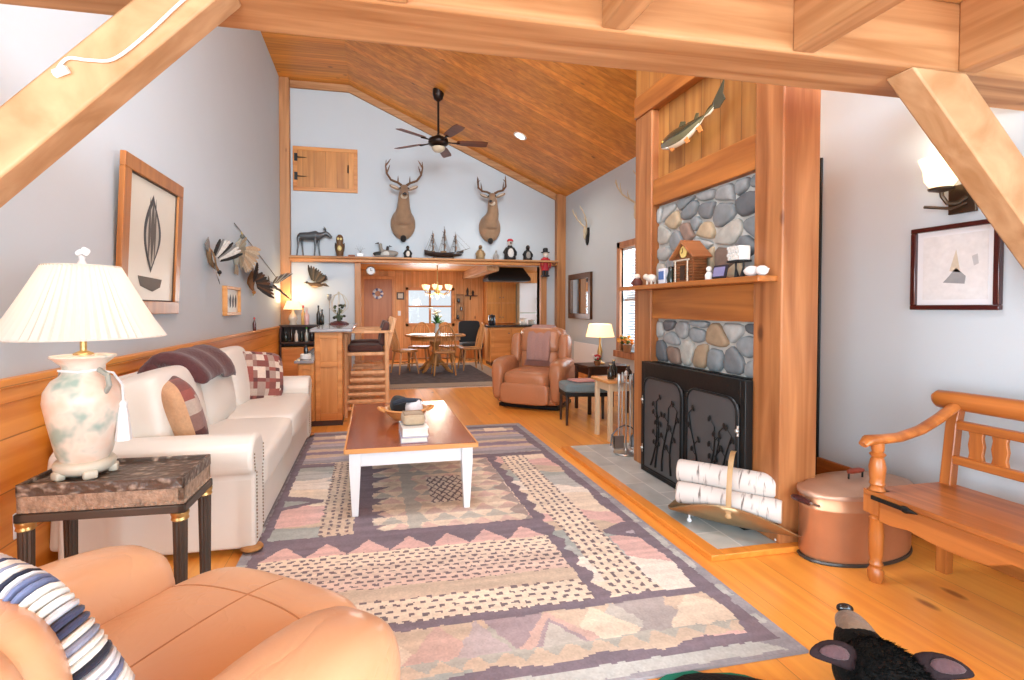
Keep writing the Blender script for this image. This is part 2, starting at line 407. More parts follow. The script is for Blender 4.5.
def thing(name, label, cat, loc=(0, 0, 0), rz=0.0, group=None):
    o = bpy.data.objects.new(name, None); COL.objects.link(o); o.empty_display_size = 0.05
    o.location = loc; o.rotation_euler = (0, 0, rz); o['label'] = label; o['category'] = cat
    if group: o['group'] = group
    return o
def tag(o, label, cat, group=None, kind=None):
    o['label'] = label; o['category'] = cat
    if group: o['group'] = group
    if kind: o['kind'] = kind
    return o
def struct(o): o['kind'] = 'structure'; return o
def dup(root, loc, rz, label=None, group=None):
    r = root.copy(); COL.objects.link(r); r.location = loc; r.rotation_euler = (0, 0, rz)
    if label: r['label'] = label
    if group: r['group'] = group
    for ch in list(root.children):
        k = ch.copy(); COL.objects.link(k); k.parent = r
        for g in list(ch.children):
            d = g.copy(); COL.objects.link(d); d.parent = k
    return r
def lerp(a, b, t): return a + (b-a)*t
def spl(P, n=40):
    out = []
    for k in range(n+1):
        t = k/n*(len(P)-1); i = min(int(t), len(P)-2); f = t-i
        q = [Vector(P[max(0, min(len(P)-1, i+j))]) for j in (-1, 0, 1, 2)]
        out.append(.5*((2*q[1])+(-q[0]+q[2])*f+(2*q[0]-5*q[1]+4*q[2]-q[3])*f*f+(-q[0]+3*q[1]-3*q[2]+q[3])*f**3))
    return out
# ================================================================== the setting
def cz(x): return 5.38 if x < -0.4 else 5.38 - 0.4476*(x+0.4)      # height of the ceiling above x
struct(MB().box(-1.8, 6.4, -3.3, 13.2, -0.1, 0.0).build('floor', 'floor', smooth=False))
struct(MB().box(-1.75, -1.6, -3.2, 9.75, 0, 5.6).build('wall_left', 'wall', smooth=False))
w = MB()
w.box(-1.6, -0.2, 9.6, 9.75, 0, 2.12).box(3.3, 3.8, 9.6, 9.75, 0, 2.12)
w.prism([(-1.6, 2.12), (3.8, 2.12), (3.8, cz(3.8)+.1), (-0.4, 5.48), (-1.6, 5.48)], 'Y', 9.6, 9.75)
struct(w.build('wall_back', 'wall', smooth=False))
w = MB()      # far right wall with the window opening (y 6.2..7.15, z 0.62..2.2)
for a in ((3.36, 6.2, 0, 3.7), (7.15, 9.6, 0, 3.7), (6.2, 7.15, 0, 0.62), (6.2, 7.15, 2.2, 3.7)): w.box(3.8, 3.95, *a)
w.box(3.0, 3.8, 3.36, 3.5, 0, 4.1)
struct(w.build('wall_right', 'wall', smooth=False))
struct(MB().box(3.0, 3.15, -3.2, 3.36, 0, 4.1).build('wall_hearthside', 'wall', smooth=False))
c = MB()
c.prism([(-1.75, 5.38), (-0.4, 5.38), (3.95, cz(3.95)), (3.95, cz(3.95)+.12), (-0.4, 5.5), (-1.75, 5.5)], 'Y', -3.2, 9.75)
struct(c.build('ceiling', 'ceil', smooth=False))
w = MB()      # the unseen wall behind the camera: openings assumed for daylight, doors below, gable above
for a in ((-1.6, -1.25, 0, 5.4), (2.65, 3.0, 0, 4.1), (-1.25, 2.65, 0, 0.08), (-1.25, 2.65, 2.15, 2.7), (-1.25, -1.1, 2.7, 5.4), (2.4, 2.65, 2.7, 4.1), (-1.1, 2.4, 4.65, 4.75)):
    w.box(a[0], a[1], -3.2, -3.05, a[2], a[3])
struct(w.build('wall_front', 'wall', smooth=False))
fr = MB()
for x in (-1.2, 0.05, 1.3, 2.6): fr.box(x-.04, x+.04, -3.12, -3.06, 0.08, 2.15)
for z in (0.1, 2.1): fr.box(-1.2, 2.6, -3.12, -3.06, z-.04, z+.04)
struct(fr.build('unseen_doors_frame', 'white', smooth=False))  # unseen frame assumed round the lower daylight lamp

fr = MB()
for y in (-2.42, -1.1, .22): fr.box(-1.6, -1.54, y-.04, y+.04, .28, 2.2)
for z in (.28, 2.2): fr.box(-1.6, -1.54, -2.46, .26, z-.04, z+.04)
struct(fr.build('added_frame_left', 'white', smooth=False))  # unseen frame added round the left fill light
fr = MB()
for y in (-1.84, .44): fr.box(2.95, 3.0, y-.04, y+.04, .38, 2.2)
for z in (.38, 2.2): fr.box(2.95, 3.0, -1.88, .48, z-.04, z+.04)
struct(fr.build('added_frame_right', 'white', smooth=False))  # unseen frame added round the right fill light
fr = MB()
for a in ((-.75, -.70, 1.9, 3.0), (1.70, 1.75, 1.9, 3.0), (-.70, 1.70, 1.9, 1.95), (-.70, 1.70, 2.95, 3.0)): fr.box(a[0], a[1], a[2], a[3], 4.86, 5.5 if a[0] < 1 else 4.9)
struct(fr.build('added_frame_top', 'white', smooth=False))  # hidden frame added round the top fill light, no opening above
# corner posts, wainscot, chair rail, back shelf
def trim(n, mb, m, bevel=0.006): return struct(mb.build('trim_%d' % n, m, bevel=bevel))
trim(1, MB().box(-1.6, -1.43, 9.45, 9.6, 0, 5.38), 'beamz')
trim(2, MB().box(3.62, 3.8, 9.45, 9.6, 0, cz(3.7)), 'beamz')
trim(3, MB().box(-1.6, -1.578, -3.05, 9.45, 0, 0.93), 'wains', 0)
trim(4, MB().box(-1.6, -1.545, -3.05, 9.45, 0.93, 0.97).box(-1.6, -1.565, -3.05, 9.45, 0.86, 0.93), 'wains')
trim(5, MB().prism([(-0.4, 5.38), (3.8, cz(3.8)), (3.8, cz(3.8)-.13), (-0.4, 5.25)], 'Y', 9.55, 9.6).box(-1.43, -0.4, 9.55, 9.6, 5.25, 5.38), 'beamx')
trim(6, MB().box(-0.31, -0.2, 9.5, 9.76, 0, 2.12), 'beamz')
trim(7, MB().box(3.3, 3.42, 9.5, 9.76, 0, 2.12), 'beamz')
trim(8, MB().box(2.985, 3.0, 2.862, 2.885, 0, 2.3), 'black')
struct(MB().box(2.975, 3.0, -3.05, 2.86, 0, .26).build('baseboard_right', 'chimy', bevel=.004))
trim(9, MB().box(3.765, 3.8, 7.5, 9.45, 0, 0.12), 'pine')

sh = thing('display_shelf', 'long pine beam shelf full of figurines across the back wall', 'shelf', (0.9, 9.5, 2.12))
MB().box(-2.33, 2.7, -0.22, 0.1, 0.055, 0.09).build('shelf_board', 'beamx', sh, bevel=.006)
MB().box(-2.33, 2.7, -0.10, 0.1, 0.0, 0.055).build('support_beam', 'pinex', sh, bevel=.006)

# side window with blinds
wd = MB()
for a in ((6.10, 6.2, 0.52, 2.3), (7.15, 7.25, 0.52, 2.3)): wd.box(3.76, 3.83, *a)
wd.box(3.76, 3.83, 6.1, 7.25, 2.2, 2.3); wd.box(3.72, 3.83, 6.08, 7.27, 0.52, 0.62); wd.box(3.85, 3.9, 6.2, 7.15, 1.38, 1.43)
wf = struct(wd.build('window_1', 'chim', bevel=.004))
MB().box(3.885, 3.89, 6.2, 7.15, 0.62, 2.2).build('pane', 'glass', wf, smooth=False)
bl = MB()
for i in range(38): bl.obox((3.835, 6.675, 0.66+i*0.04), (0.034, 0.93, 0.003), (0, 0.5, 0))
bl.box(3.815, 3.86, 6.21, 7.14, 2.16, 2.2)
tag(bl.build('window_blind', 'white', smooth=False), 'white slatted blind drawn in the side window beside the fireplace', 'blind')

# ---------------------------------------------------------------- dining room and kitchen shell
w = MB()
for a in ((-0.55, 0.89, 0, 2.2), (0.89, 1.97, 0, 0.90), (0.89, 1.97, 1.72, 2.2), (1.97, 4.05, 0, 2.2), (4.05, 4.75, 2.0, 2.2), (4.75, 6.2, 0, 2.2)):
    w.box(a[0], a[1], 12.5, 12.62, a[2], a[3])
struct(w.build('wall_dining', 'pinewall', smooth=False))
struct(MB().box(-0.55, -0.42, 9.75, 12.5, 0, 2.2).build('wall_dining_left', 'pinewally', smooth=False))
w = MB()
for a in ((9.75, 10.0, 0, 2.2), (12.0, 12.5, 0, 2.2), (10.0, 12.0, 0, 0.9), (10.0, 12.0, 2.05, 2.2)): w.box(6.0, 6.15, *a)
struct(w.build('wall_kitchen_right', 'pinewally', smooth=False))
struct(MB().box(3.95, 6.15, 9.6, 9.75, 0, 2.2).build('wall_kitchen_front', 'wall', smooth=False))
struct(MB().box(-0.55, 6.15, 9.75, 12.62, 2.2, 2.3).build('ceiling_dining', wood('dining_ceiling_pine', '#d08c3e', '#b06f28', grain=0, rough=.45, plank=1, width=.16), smooth=False))
fr = MB()
for a in ((0.82, 0.89, 0.83, 1.79), (1.97, 2.04, 0.83, 1.79)): fr.box(a[0], a[1], 12.46, 12.5, a[2], a[3])
for a in ((0.82, 2.04, 0.83, 0.90), (0.82, 2.04, 1.72, 1.79)): fr.box(a[0], a[1], 12.46, 12.5, a[2], a[3])
fr.box(1.40, 1.45, 12.5, 12.54, 0.9, 1.72).box(0.89, 1.97, 12.5, 12.54, 1.30, 1.34)
f = struct(fr.build('window_3', 'pinex', bevel=.004))
MB().box(0.89, 1.97, 12.55, 12.555, 0.9, 1.72).build('pane', 'glass', f, smooth=False)
fr = MB()
for a in ((4.05, 4.12, 0, 2.0), (4.68, 4.75, 0, 2.0)): fr.box(a[0], a[1], 12.48, 12.54, a[2], a[3])
for z in (0.0, 0.95, 1.93): fr.box(4.12, 4.68, 12.49, 12.53, z, z+0.07)
f = struct(fr.build('door_2', 'pine', bevel=.004))
MB().box(4.12, 4.68, 12.508, 12.512, 0.07, 1.93).build('pane', 'glass', f, smooth=False)
d = MB(); d.box(-0.19, 0.48, 12.45, 12.5, 0.0, 1.98)
d = struct(d.build('door_1', wood('door_veneer', '#b97b4e', '#a4683e', grain=2, knot=0), bevel=.004))
c = MB()
for a in ((-0.27, -0.19, 0, 2.06), (0.48, 0.56, 0, 2.06), (-0.19, 0.48, 1.98, 2.06)): c.box(a[0], a[1], 12.43, 12.5, a[2], a[3])
c.build('door_casing', 'pine', d, bevel=.004)
MB().ell((0.41, 12.41, 1.0), .03).cyl((.41, 12.45, 1.0), (.41, 12.42, 1.0), .012).build('door_knob', 'gold', d)
b = MB().box(2.25, 2.5, 9.76, 12.5, 2.02, 2.2).build('ceiling_beam', 'beamy', bevel=.01)
tag(b, 'short pine beam crossing the dining room ceiling beside the kitchen', 'beam')

# ---------------------------------------------------------------- timber frame of the loft
b = MB().box(-1.6, 3.0, 1.55, 1.80, 2.2, 2.47).build('main_beam', 'beamx', bevel=.012)
tag(b, 'long heavy pine beam carrying the loft joists across the top', 'beam')
lab = ['short joist near the left end of the loft beam', 'square joist end above the ceiling fan, left of the middle of the loft beam', 'loft joist meeting the beam left of the chimney', 'loft joist meeting the beam above the chimney', 'loft joist at the right end of the beam above the brace']
for x, l in zip((-0.75, 0.02, 0.745, 1.485, 2.243), lab):
    tag(MB().box(x, x+.09, -3.0, 1.55, 2.203, 2.47).build('ceiling_joist', 'beamy', bevel=.006), l, 'beam', 'loft joists')
struct(MB().box(-1.6, 3.0, -3.05, 1.75, 2.47, 2.52).build('ceiling_loft', wood('loft_boards', '#e3b27c', '#c89558', grain=0, plank=1, width=.2), smooth=False))
def brace(name, x0, z0, sx, lab, ln, th=.185):
    # 45 degree timber whose lower face passes (x0, z0) at the beam
    o = thing(name, lab, 'brace', (x0, 1.6, z0)); k = ln
    m = MB().prism([(0, 0), (sx*-k, -k), (sx*-k, -k+th), (sx*-th, 0.0)], 'Y', -.055, .055)
    mt = wood('brace_timber_%s' % ('left' if sx > 0 else 'right'), '#c8a078', '#aa7e54', grain=0, rough=.55, knot=.2)
    mt.node_tree.nodes['Mapping'].inputs['Scale'].default_value = (6, 14, 6)
    m.build('timber', mt, o, bevel=.008)
    return o
bl_ = brace('left_brace', -0.38, 2.2, 1, 'slanting pine brace at the upper left with a white cable on it', 1.22)
br_ = brace('right_brace', 2.02, 2.2, -1, 'slanting pine brace at the upper right beside the wall lamp', 0.98, .26)
bl_.name = 'timber_brace'; br_.name = 'timber_brace'
pp = MB().tube(spl([(-.815, 1.537, 1.915), (-.79, 1.537, 1.945), (-.74, 1.537, 1.945), (-.68, 1.537, 1.955), (-.60, 1.537, 2.03), (-.52, 1.537, 2.12), (-.45, 1.537, 2.19)]), .0042, 6)
pp.tube([(-.822, 1.536, 1.90), (-.79, 1.534, 1.915)], .011, 8)
tag(pp.build('power_cable', 'white'), 'thin white cable running along the slanting brace at upper left', 'cable')

# ================================================================== fireplace
def stones(mb, y0, y1, z0, z1, n, seed, depth=.035, x=0.0):
    """cobbles laid in mortar: Voronoi cells shrunk, rounded and domed towards -x"""
    r = random.Random(seed); P = []
    asp = 1.25
    while len(P) < n:
        best = max(((r.uniform(y0, y1), r.uniform(z0, z1)) for _ in range(14)),
                   key=lambda p: min([math.hypot((p[0]-q[0])/asp, p[1]-q[1]) for q in P] or [9])*r.uniform(.7, 1))
        P.append(best)
    pal = ['#8f9192', '#7c8184', '#98999a', '#727578', '#b29f84', '#9c846a', '#7d685c', '#a6a7a5', '#868b8e', '#8d766a', '#aba8a0', '#5c5f63', '#646366']
    for p in P:
        poly = [(y0, z0), (y1, z0), (y1, z1), (y0, z1)]
        for q in P:
            if q is p: continue
            nx, nz = (q[0]-p[0])/asp**2, q[1]-p[1]
            mx, mz = (p[0]+q[0])/2, (p[1]+q[1])/2; out = []
            for a, b in zip(poly, poly[1:]+poly[:1]):
                da = (a[0]-mx)*nx+(a[1]-mz)*nz; db = (b[0]-mx)*nx+(b[1]-mz)*nz
                if da <= 0: out.append(a)
                if da*db < 0:
                    t = da/(da-db); out.append((a[0]+(b[0]-a[0])*t, a[1]+(b[1]-a[1])*t))
            poly = out
            if len(poly) < 3: break
        if len(poly) < 3: continue
        for _ in range(1):
            poly = [s for a, b in zip(poly, poly[1:]+poly[:1]) for s in ((a[0]*.8+b[0]*.2, a[1]*.8+b[1]*.2), (a[0]*.2+b[0]*.8, a[1]*.2+b[1]*.8))]
        cy = sum(a[0] for a in poly)/len(poly); cz_ = sum(a[1] for a in poly)/len(poly)
        R = sum(math.hypot(a[0]-cy, a[1]-cz_) for a in poly)/len(poly)
        k = max(.5, 1-.012/R); dp = depth*r.uniform(.7, 1.1)
        rings = [[(x-h*dp, cy+(a[0]-cy)*k*s, cz_+(a[1]-cz_)*k*s) for a in poly] for s, h in ((1.0, 0), (1.0, .55), (.93, .85), (.75, 1.0), (.4, 1.06))]
        mb.col(r.choice(pal)); mb.grid(rings)
FY = 2.99
fp = thing('fireplace', 'tall timber-framed stone fireplace with a mantel shelf and boarded chimney', 'fireplace', (2.1, FY, 0))
MB().box(0, .23, -.75, -.55, .03, 4.28).build('post', 'chim', fp, bevel=.008)
MB().box(0, .23, .51, .75, .03, 2.80).build('post', 'chim', fp, bevel=.008)
MB().box(.14, .90, -.08, .70, 0.03, 3.95).box(.11, .15, -.55, .51, .9, 3.6).build('chimney_core', 'pinewally', fp, smooth=False)
MB().box(.015, .11, -.55, .51, 2.06, 2.26).build('rail', 'chimy', fp, bevel=.006)
MB().box(-.012, .11, -.55, .752, 2.80, 2.97).build('rail', 'chimy', fp, bevel=.006)
MB().box(.015, .11, -.55, .51, 1.20, 1.42).build('rail', 'chimy', fp, bevel=.006)
MB().box(.06, .11, -.55, .51, 2.26, 2.80).build('board_panel', 'chimb', fp, smooth=False)
MB().box(.004, .23, -.55, .75, 2.97, 4.2).build('board_panel', 'chimb', fp, smooth=False)
MB().box(-.12, .10, -.72, .80, 1.42, 1.452).build('mantel_shelf', 'chimy', fp, bevel=.005)
MB().box(.07, .11, -.55, .51, 1.452, 2.06).build('mortar_bed', 'mortar', fp, smooth=False)
MB().box(.07, .11, -.55, .51, .86, 1.20).build('mortar_bed', 'mortar', fp, smooth=False)
s = MB(); stones(s, -.55, .51, 1.455, 2.055, 32, 5, x=.07); s.build('stone_veneer', 'stone', fp, ang=60)
s = MB(); stones(s, -.55, .51, .865, 1.195, 17, 11, x=.07); s.build('stone_veneer', 'stone', fp, ang=60)
MB().box(.12, .14, -.55, .51, .03, .87).box(.02, .12, -.55, -.51, .03, .87).box(.02, .12, .47, .51, .03, .87).box(.02, .12, -.51, .47, .83, .87).build('firebox', 'black', fp, smooth=False)

ht = thing('hearth', 'grey slate tile hearth with wooden edging before the fireplace', 'hearth', (1.9, 3.24, 0))
MB().box(-.15, .44, -.98, 1.0, 0, .03).build('slate_tiles', 'slate', ht, bevel=.003)
MB().box(-.23, -.15, -1.04, 1.0, 0, .032).box(-.15, .45, -1.04, -.98, 0, .032).build('wood_edging', wood('edging_pine', '#ee9a42', '#d98330', grain=1, rough=.3, knot=0), ht, bevel=.004)

# black iron screen with two arched doors
sc = thing('fireplace_screen', 'black iron fireplace screen with two arched doors and leafy branches', 'fireplace screen', (2.06, 2.965, .031))
m = MB(); m.box(-.02, .03, -.545, -.505, 0, .84).box(-.02, .03, .515, .555, 0, .84).box(-.02, .03, -.505, .515, .70, .84).box(-.02, .03, -.505, .515, 0, .03).box(-.02, .03, -.015, .02, .03, .70)
m.build('frame', 'black', sc, bevel=.003)
def arch(y0, y1, z0, z1, r=.085, n=6):
    p = [(y0, z0), (y1, z0)]
    p += [(y1-r+r*math.cos(a), z1-r+r*math.sin(a)) for a in [PI/2*i/n for i in range(n+1)]]
    p += [(y0+r+r*math.cos(a), z1-r+r*math.sin(a)) for a in [PI/2+PI/2*i/n for i in range(n+1)]]
    return p
for s_, y0, y1 in ((0, .03, .505), (1, -.495, -.025)):
    d = MB().prism(arch(y0, y1, .04, .735), 'X', -.028, -.012).build('screen_door', 'iron', sc, bevel=.003)
    rim = arch(y0+.006, y1-.006, .046, .729); m = MB()
    m.tube([(-.030, a, b) for a, b in rim+rim[:1]], .008, 6).build('door_rim', 'black', d)
    m = MB(); r = random.Random(3+s_)
    for k in range(4):
        yb = lerp(y0+.07, y1-.07, (k+.5)/4); y2 = yb + r.uniform(-.09, .09); pts = []
        y2 = max(y0+.05, min(y1-.05, y2))
        for i in range(7):
            t = i/6; pts.append((-.032, lerp(yb, y2, t)+.03*math.sin(t*4+k), lerp(.08, r.uniform(.5, .58) if i == 6 else .52, t)))
        m.tube(pts, [.007-.0006*i for i in range(7)], 5)
        for i in (2, 3, 4, 5, 6):
            p = Vector(pts[i]); sd = -1 if (i+k) % 2 else 1
            q = p + Vector((-.002, sd*.045, .04)); q.y = max(y0+.03, min(y1-.03, q.y))
            m.tube([p, q], .0035, 4); m.ell(q, (.005, .015, .022), (0.5*sd, 0, 0), 8, 4)
    m.build('branch_ornament', 'black', d)
    for z in (.18, .55):
        yy = y0-.005 if s_ else y1+.005
        MB().ell((-.035, yy, z), .014).cyl((-.03, yy, z-.03), (-.03, yy, z+.03), .008).build('hinge', 'steel', d)
# ================================================================== rug
def rug():
    x0, x1, y0, y1, d = -0.66, 1.58, 1.54, 5.28, 0.0078
    nx, ny = int((x1-x0)/d), int((y1-y0)/d)
    xs = np.linspace(x0, x1, nx+1); ys = np.linspace(y0, y1, ny+1)
    X, Y = np.meshgrid((xs[:-1]+xs[1:])/2, (ys[:-1]+ys[1:])/2)
    rs = np.random.RandomState(4)
    def smooth(k):      # streaky hand-dyed wool: long soft blotches across the width
        a = rs.rand(ny//k[1]+3, nx//k[0]+3)
        yi = np.linspace(0, a.shape[0]-1.01, ny); xi = np.linspace(0, a.shape[1]-1.01, nx)
        y_, x_ = np.meshgrid(yi.astype(int), xi.astype(int), indexing='ij'); fy = (yi % 1)[:, None]; fx = (xi % 1)[None, :]
        return (a[y_, x_]*(1-fy)*(1-fx)+a[y_+1, x_]*fy*(1-fx)+a[y_, x_+1]*(1-fy)*fx+a[y_+1, x_+1]*fy*fx)
    jit = (smooth((5, 3))-.5)*0.018
    x = X + jit; y = Y + (smooth((4, 4))-.5)*0.018
    hexs = dict(cream='#dccdba', tan='#c3b19e', sage='#9fa5a2', mauve='#8e8092', purple='#796e78', pink='#d0aea8', grey='#959399', rose='#c2a29d', dk='#75686b', lav='#aaa2ac', mist='#b1b3b0', pale='#dfd6cb')
    K = {k: np.array(c3(v)) for k, v in hexs.items()}
    C = np.zeros((ny, nx, 3)); C[:] = K['tan']
    blot = smooth((26, 9)); streak = smooth((60, 3))
    def put(m, k): C[m] = K[k]
    def tri(u, p): return np.abs(((u/p) % 1)-.5)*2            # triangle wave 0..1
    # side panels of broad streaked fields
    pal = ['cream', 'pale', 'mist', 'sage', 'tan', 'pink', 'cream']
    band = np.floor((y+0.25*(x-0.5)+blot*.18)/0.16).astype(int)
    for i, k in enumerate(pal): put(band % 7 == i, k)
    # inner field: rows of small toothed triangles
    inn = (x > 0) & (x < .94) & (y > 2.84) & (y < 4.1)
    row = np.floor((y-2.84)/.105); ph = tri(x+row*.05, .16); fr = ((y-2.84)/.105) % 1
    put(inn, 'cream'); put(inn & (fr < ph) & (row % 4 == 0), 'pink'); put(inn & (fr < ph) & (row % 4 == 1), 'sage'); put(inn & (fr < ph) & (row % 4 == 2), 'rose'); put(inn & (fr < ph) & (row % 4 == 3), 'tan')
    t = tri(y, .20); put(inn & ((x < .03+.13*t) & (row % 2 == 0) | (x > .93-.10*t)), 'purple')
    put(inn & (x > .20) & (x < .27+.05*tri(y, .2)), 'sage')
    dia = (np.abs(x-.51) < .13) & (np.abs(y-3.47) < .25)
    put(dia, 'pale'); put(dia & ((tri(x+y*.55, .055) < .25) | (tri(x-y*.55, .055) < .25)), 'dk')
    C[inn] = C[inn]*.62+K['cream']*.38*.9; dia2 = dia & ((tri(x+y*.55, .055) < .25) | (tri(x-y*.55, .055) < .25)); put(dia2, 'dk'); put(inn & ((x < .02+.12*t) & (row % 2 == 0)), 'purple')
    # frame bands round the inner field
    put((x > -.11) & (x < 0) & (y > 2.84) & (y < 4.2), 'purple')
    put((x > .945) & (x < .99+.045*tri(y, .17)) & (y > 2.0) & (y < 4.2), 'purple')
    put((x > -.62) & (x < 1.5) & (y > 4.12) & (y < 4.21), 'purple')
    lo = (x > -.62) & (x < .95)
    put(lo & (y > 2.62) & (y < 2.86), 'purple'); put(lo & (y > 2.62) & (y < 2.63+.14*tri(x+.02, .215)), 'pink')
    # field of dark dashes
    df = lo & (y > 2.0) & (y < 2.63)
    q = np.clip((y-2.2)/.4, 0, 1)[..., None]
    C[df] = (K['rose']*(1-q)*.75+K['cream']*(q*.75+.25))[df]; put(df & (y < 2.28), 'tan'); put(df & (y < 2.17), 'cream')
    def dash(m, u, v, pu, pv, k, fu=.62, fv=.5):
        r = np.floor(v/pv); put(m & (((u/pu + (r % 2)*.5) % 1) < fu) & (((v/pv) % 1) < fv), k)
    dash(df & (y > 2.28), x, y, .052, .036, 'dk', .56, .45); dash(df & (y < 2.18), x, y, .056, .040, 'dk', .5, .42)
    # the two long columns of dashes
    for a, b, ya, yb in ((1.06, 1.27, 2.0, 4.12), (-.30, -.11, 2.86, 4.3)):
        m = (x > a) & (x < b) & (y > ya) & (y < yb); put(m, 'cream' if a > 0 else 'tan'); dash(m, y, x-a, .052, .048, 'dk', .56, .40)
    # triangles of the right and left panel
    rp = (x > 1.28) & (x < 1.52)
    put(rp & (y < 2.38) & (y > 2.0), 'pale'); put(rp & (y > 2.2) & (y < 2.55) & (y-2.2 > (1.52-x)*.5), 'pink'); put(rp & (y < 2.7) & (y > 2.44) & (np.abs(y-2.6) < .03+(x-1.3)*.5), 'purple'); put(rp & (y < 2.62) & (y > 2.5) & (x > 1.4) & (np.abs(y-2.57) < (x-1.38)*.35), 'lav')
    lp = (x > -.62) & (x < -.31)
    put(lp & (y > 3.02) & (y < 3.24) & (np.abs(y-3.12) < .12-(x+.62)*.15), 'pink'); put(lp & (y > 3.25) & (y < 3.55) & (np.abs(y-3.4) < .15-(x+.62)*.42), 'purple'); put(lp & (y > 3.33) & (y < 3.45) & (np.abs(y-3.39) < .07-(x+.62)*.3), 'sage')
    # lower strip of large triangles
    ls = (y > 1.69) & (y < 1.97); u = x+.09*0
    put(ls, 'tan'); h = (y-1.70)/.26
    for c_, w_, k in ((-.45, .3, 'sage'), (-.2, .24, 'pink'), (.02, .3, 'cream'), (.25, .28, 'rose'), (.48, .3, 'sage'), (.40, .2, 'lav'), (1.0, .34, 'mist'), (.90, .30, 'cream'), (1.18, .3, 'grey'), (1.36, .4, 'cream')):
        put(ls & (np.abs(x-c_) < (1-h)*w_/2*1.4), k)
    put(ls & (np.abs(x-.56) < h*.13), 'mauve'); put(ls & (np.abs(x-1.13) < h*.12), 'grey')
    put(ls & (np.abs(x-.70) < (1-h)*.21), 'rose'); put(ls & (h > .1) & (np.abs(x-.70) < (.85-h)*.17), 'mauve'); put(ls & (h > .16) & (np.abs(x-.70) < (.74-h)*.16), 'mist')
    put(ls & (h < .22), 'sage'); put(ls & (h < .2) & (tri(x, .12) > h*4), 'tan')
    C[ls] = C[ls]*.7+K['tan']*.3
    put((y > 1.955) & (y < 2.005) & (x > -.62) & (x < 1.5), 'purple')
    # far section of dull bands
    fs = y > 4.21; put(fs, 'lav'); b2 = np.floor((y+blot*.05)/.085).astype(int)
    for i, k in enumerate(['grey', 'lav', 'tan', 'mauve', 'tan']): put(fs & (b2 % 5 == i), k)
    put(fs & (y > 4.98) & (tri(x, .5) < .45) & (y < 5.12), 'cream')
    # purple toothed border and grey selvedge
    put((x > 1.47-.03*tri(y, .5)) | (x < -.56), 'purple'); put((y > 5.12) , 'purple'); put((y < 1.655+.035*tri(x, .42)) | ((y < 1.78) & (x > 1.40) & (x-1.40 > (y-1.6)*.35)), 'purple')
    ed = (x > 1.525) | (y < 1.62) | (y > 5.2) | (x < -.61); put(ed, 'mist'); put(ed & (blot > .55), 'grey'); put(ed & (y > 3.2), 'grey'); put((x > 1.56) | (y < 1.56) | (y > 5.26), 'grey')
    C *= 1.17*(.86+.30*streak[..., None]) * (.93+.14*rs.rand(ny, nx)[..., None])
    gx, gy = np.meshgrid(xs, ys); n0 = (nx+1)*(ny+1)
    v = np.stack([gx.ravel(), gy.ravel(), np.full(n0, .012)], 1)
    idx = np.arange(n0).reshape(ny+1, nx+1)
    fc = np.stack([idx[:-1, :-1], idx[:-1, 1:], idx[1:, 1:], idx[1:, :-1]], -1).reshape(-1, 4)
    # bound edge so that the rug has its thickness
    v = np.concatenate([v, [[x0, y0, .001], [x1, y0, .001], [x1, y1, .001], [x0, y1, .001]]])
    cn = [0, nx, n0-1, n0-1-nx]
    sides = [[cn[i], n0+i, n0+(i+1) % 4, cn[(i+1) % 4]] for i in range(4)]
    me = bpy.data.meshes.new('area_rug'); me.from_pydata(v.tolist(), [], fc.tolist()+sides); me.materials.append(M['rug'])
    a = me.attributes.new('Col', 'FLOAT_COLOR', 'FACE')
    cc = np.ones((ny*nx+4, 4)); cc[:ny*nx, :3] = C.reshape(-1, 3); cc[ny*nx:, :3] = K['grey']
    a.data.foreach_set('color', cc.ravel().astype(np.float32))
    o = bpy.data.objects.new('area_rug', me); COL.objects.link(o)
    tag(o, 'large wool rug with mauve, pink and cream geometric bands under the coffee table', 'rug')
rug()

# ================================================================== sofa
sf = thing('sofa', 'ivory leather sofa with nailhead trim along the left wall', 'sofa', (-1.58, 2.72, 0.012))
MB().box(.14, .97, .12, 2.36, .02, .28).build('base', 'sofa', sf, bevel=.02)
def armp(y): return [(y+.03, .018), (y+.03, .40), (y-.03, .44), (y-.045, .50), (y-.03, .565), (y+.03, .60), (y+.12, .605), (y+.19, .585), (y+.235, .53), (y+.235, .48), (y+.21, .43), (y+.21, .018)]
for y, fl in ((0.0, 1), (2.48, -1)):
    pl = [(y+fl*(a-0), z) for a, z in armp(0)]
    a = MB().prism(pl, 'X', .08, .985).build('arm', 'sofa', sf, bevel=.022, seg=3)
    for sd in (0, 1):
        m = MB()
        for i in range(26):
            z = .07+i*.018
            m.ell((.988, y+fl*((.195 if z < .42 else .212) if sd else (.048 if z < .42 else .02-.02*math.sin((z-.42)*17))), z), (.004, .006, .006), seg=6, n=4)
        m.build('nailhead_trim', M.setdefault('nail', mat('nailheads', '#a08f7a', .35, .6)), a)
b = MB()
prof = [(.0, .05), (.05, .80), (.09, .86), (.16, .87), (.22, .82), (.30, .30), (.30, .05)]
b.prism([(x, z) for x, z in prof], 'Y', .1, 2.38); b.build('back_frame', 'sofa', sf, bevel=.03, seg=3)
for y in (.70, 1.78):
    MB().cush((.64, y, .365), (.74, 1.075, .20), .22, n=10, puff=.12).build('seat_cushion', 'sofa', sf, sub=1)
for y, h, l in ((.56, .50, .70), (1.26, .52, .70), (1.93, .54, .64)):
    MB().cush((.37, y, .66), (.26, l, h), .42, rot=(0, -.20, 0), n=10, puff=.25).build('back_cushion', 'sofa', sf, sub=1)
for x in (.22, .93):
    for y in (.08, 2.40):
        MB().lathe([(.02, 0), (.05, .01), (.058, .02), (.05, .03), (.025, .035)], (x+(.03 if x > .5 else 0), y+(-.03 if y < 1 else .03), 0), 14).build('foot', 'oak', sf)

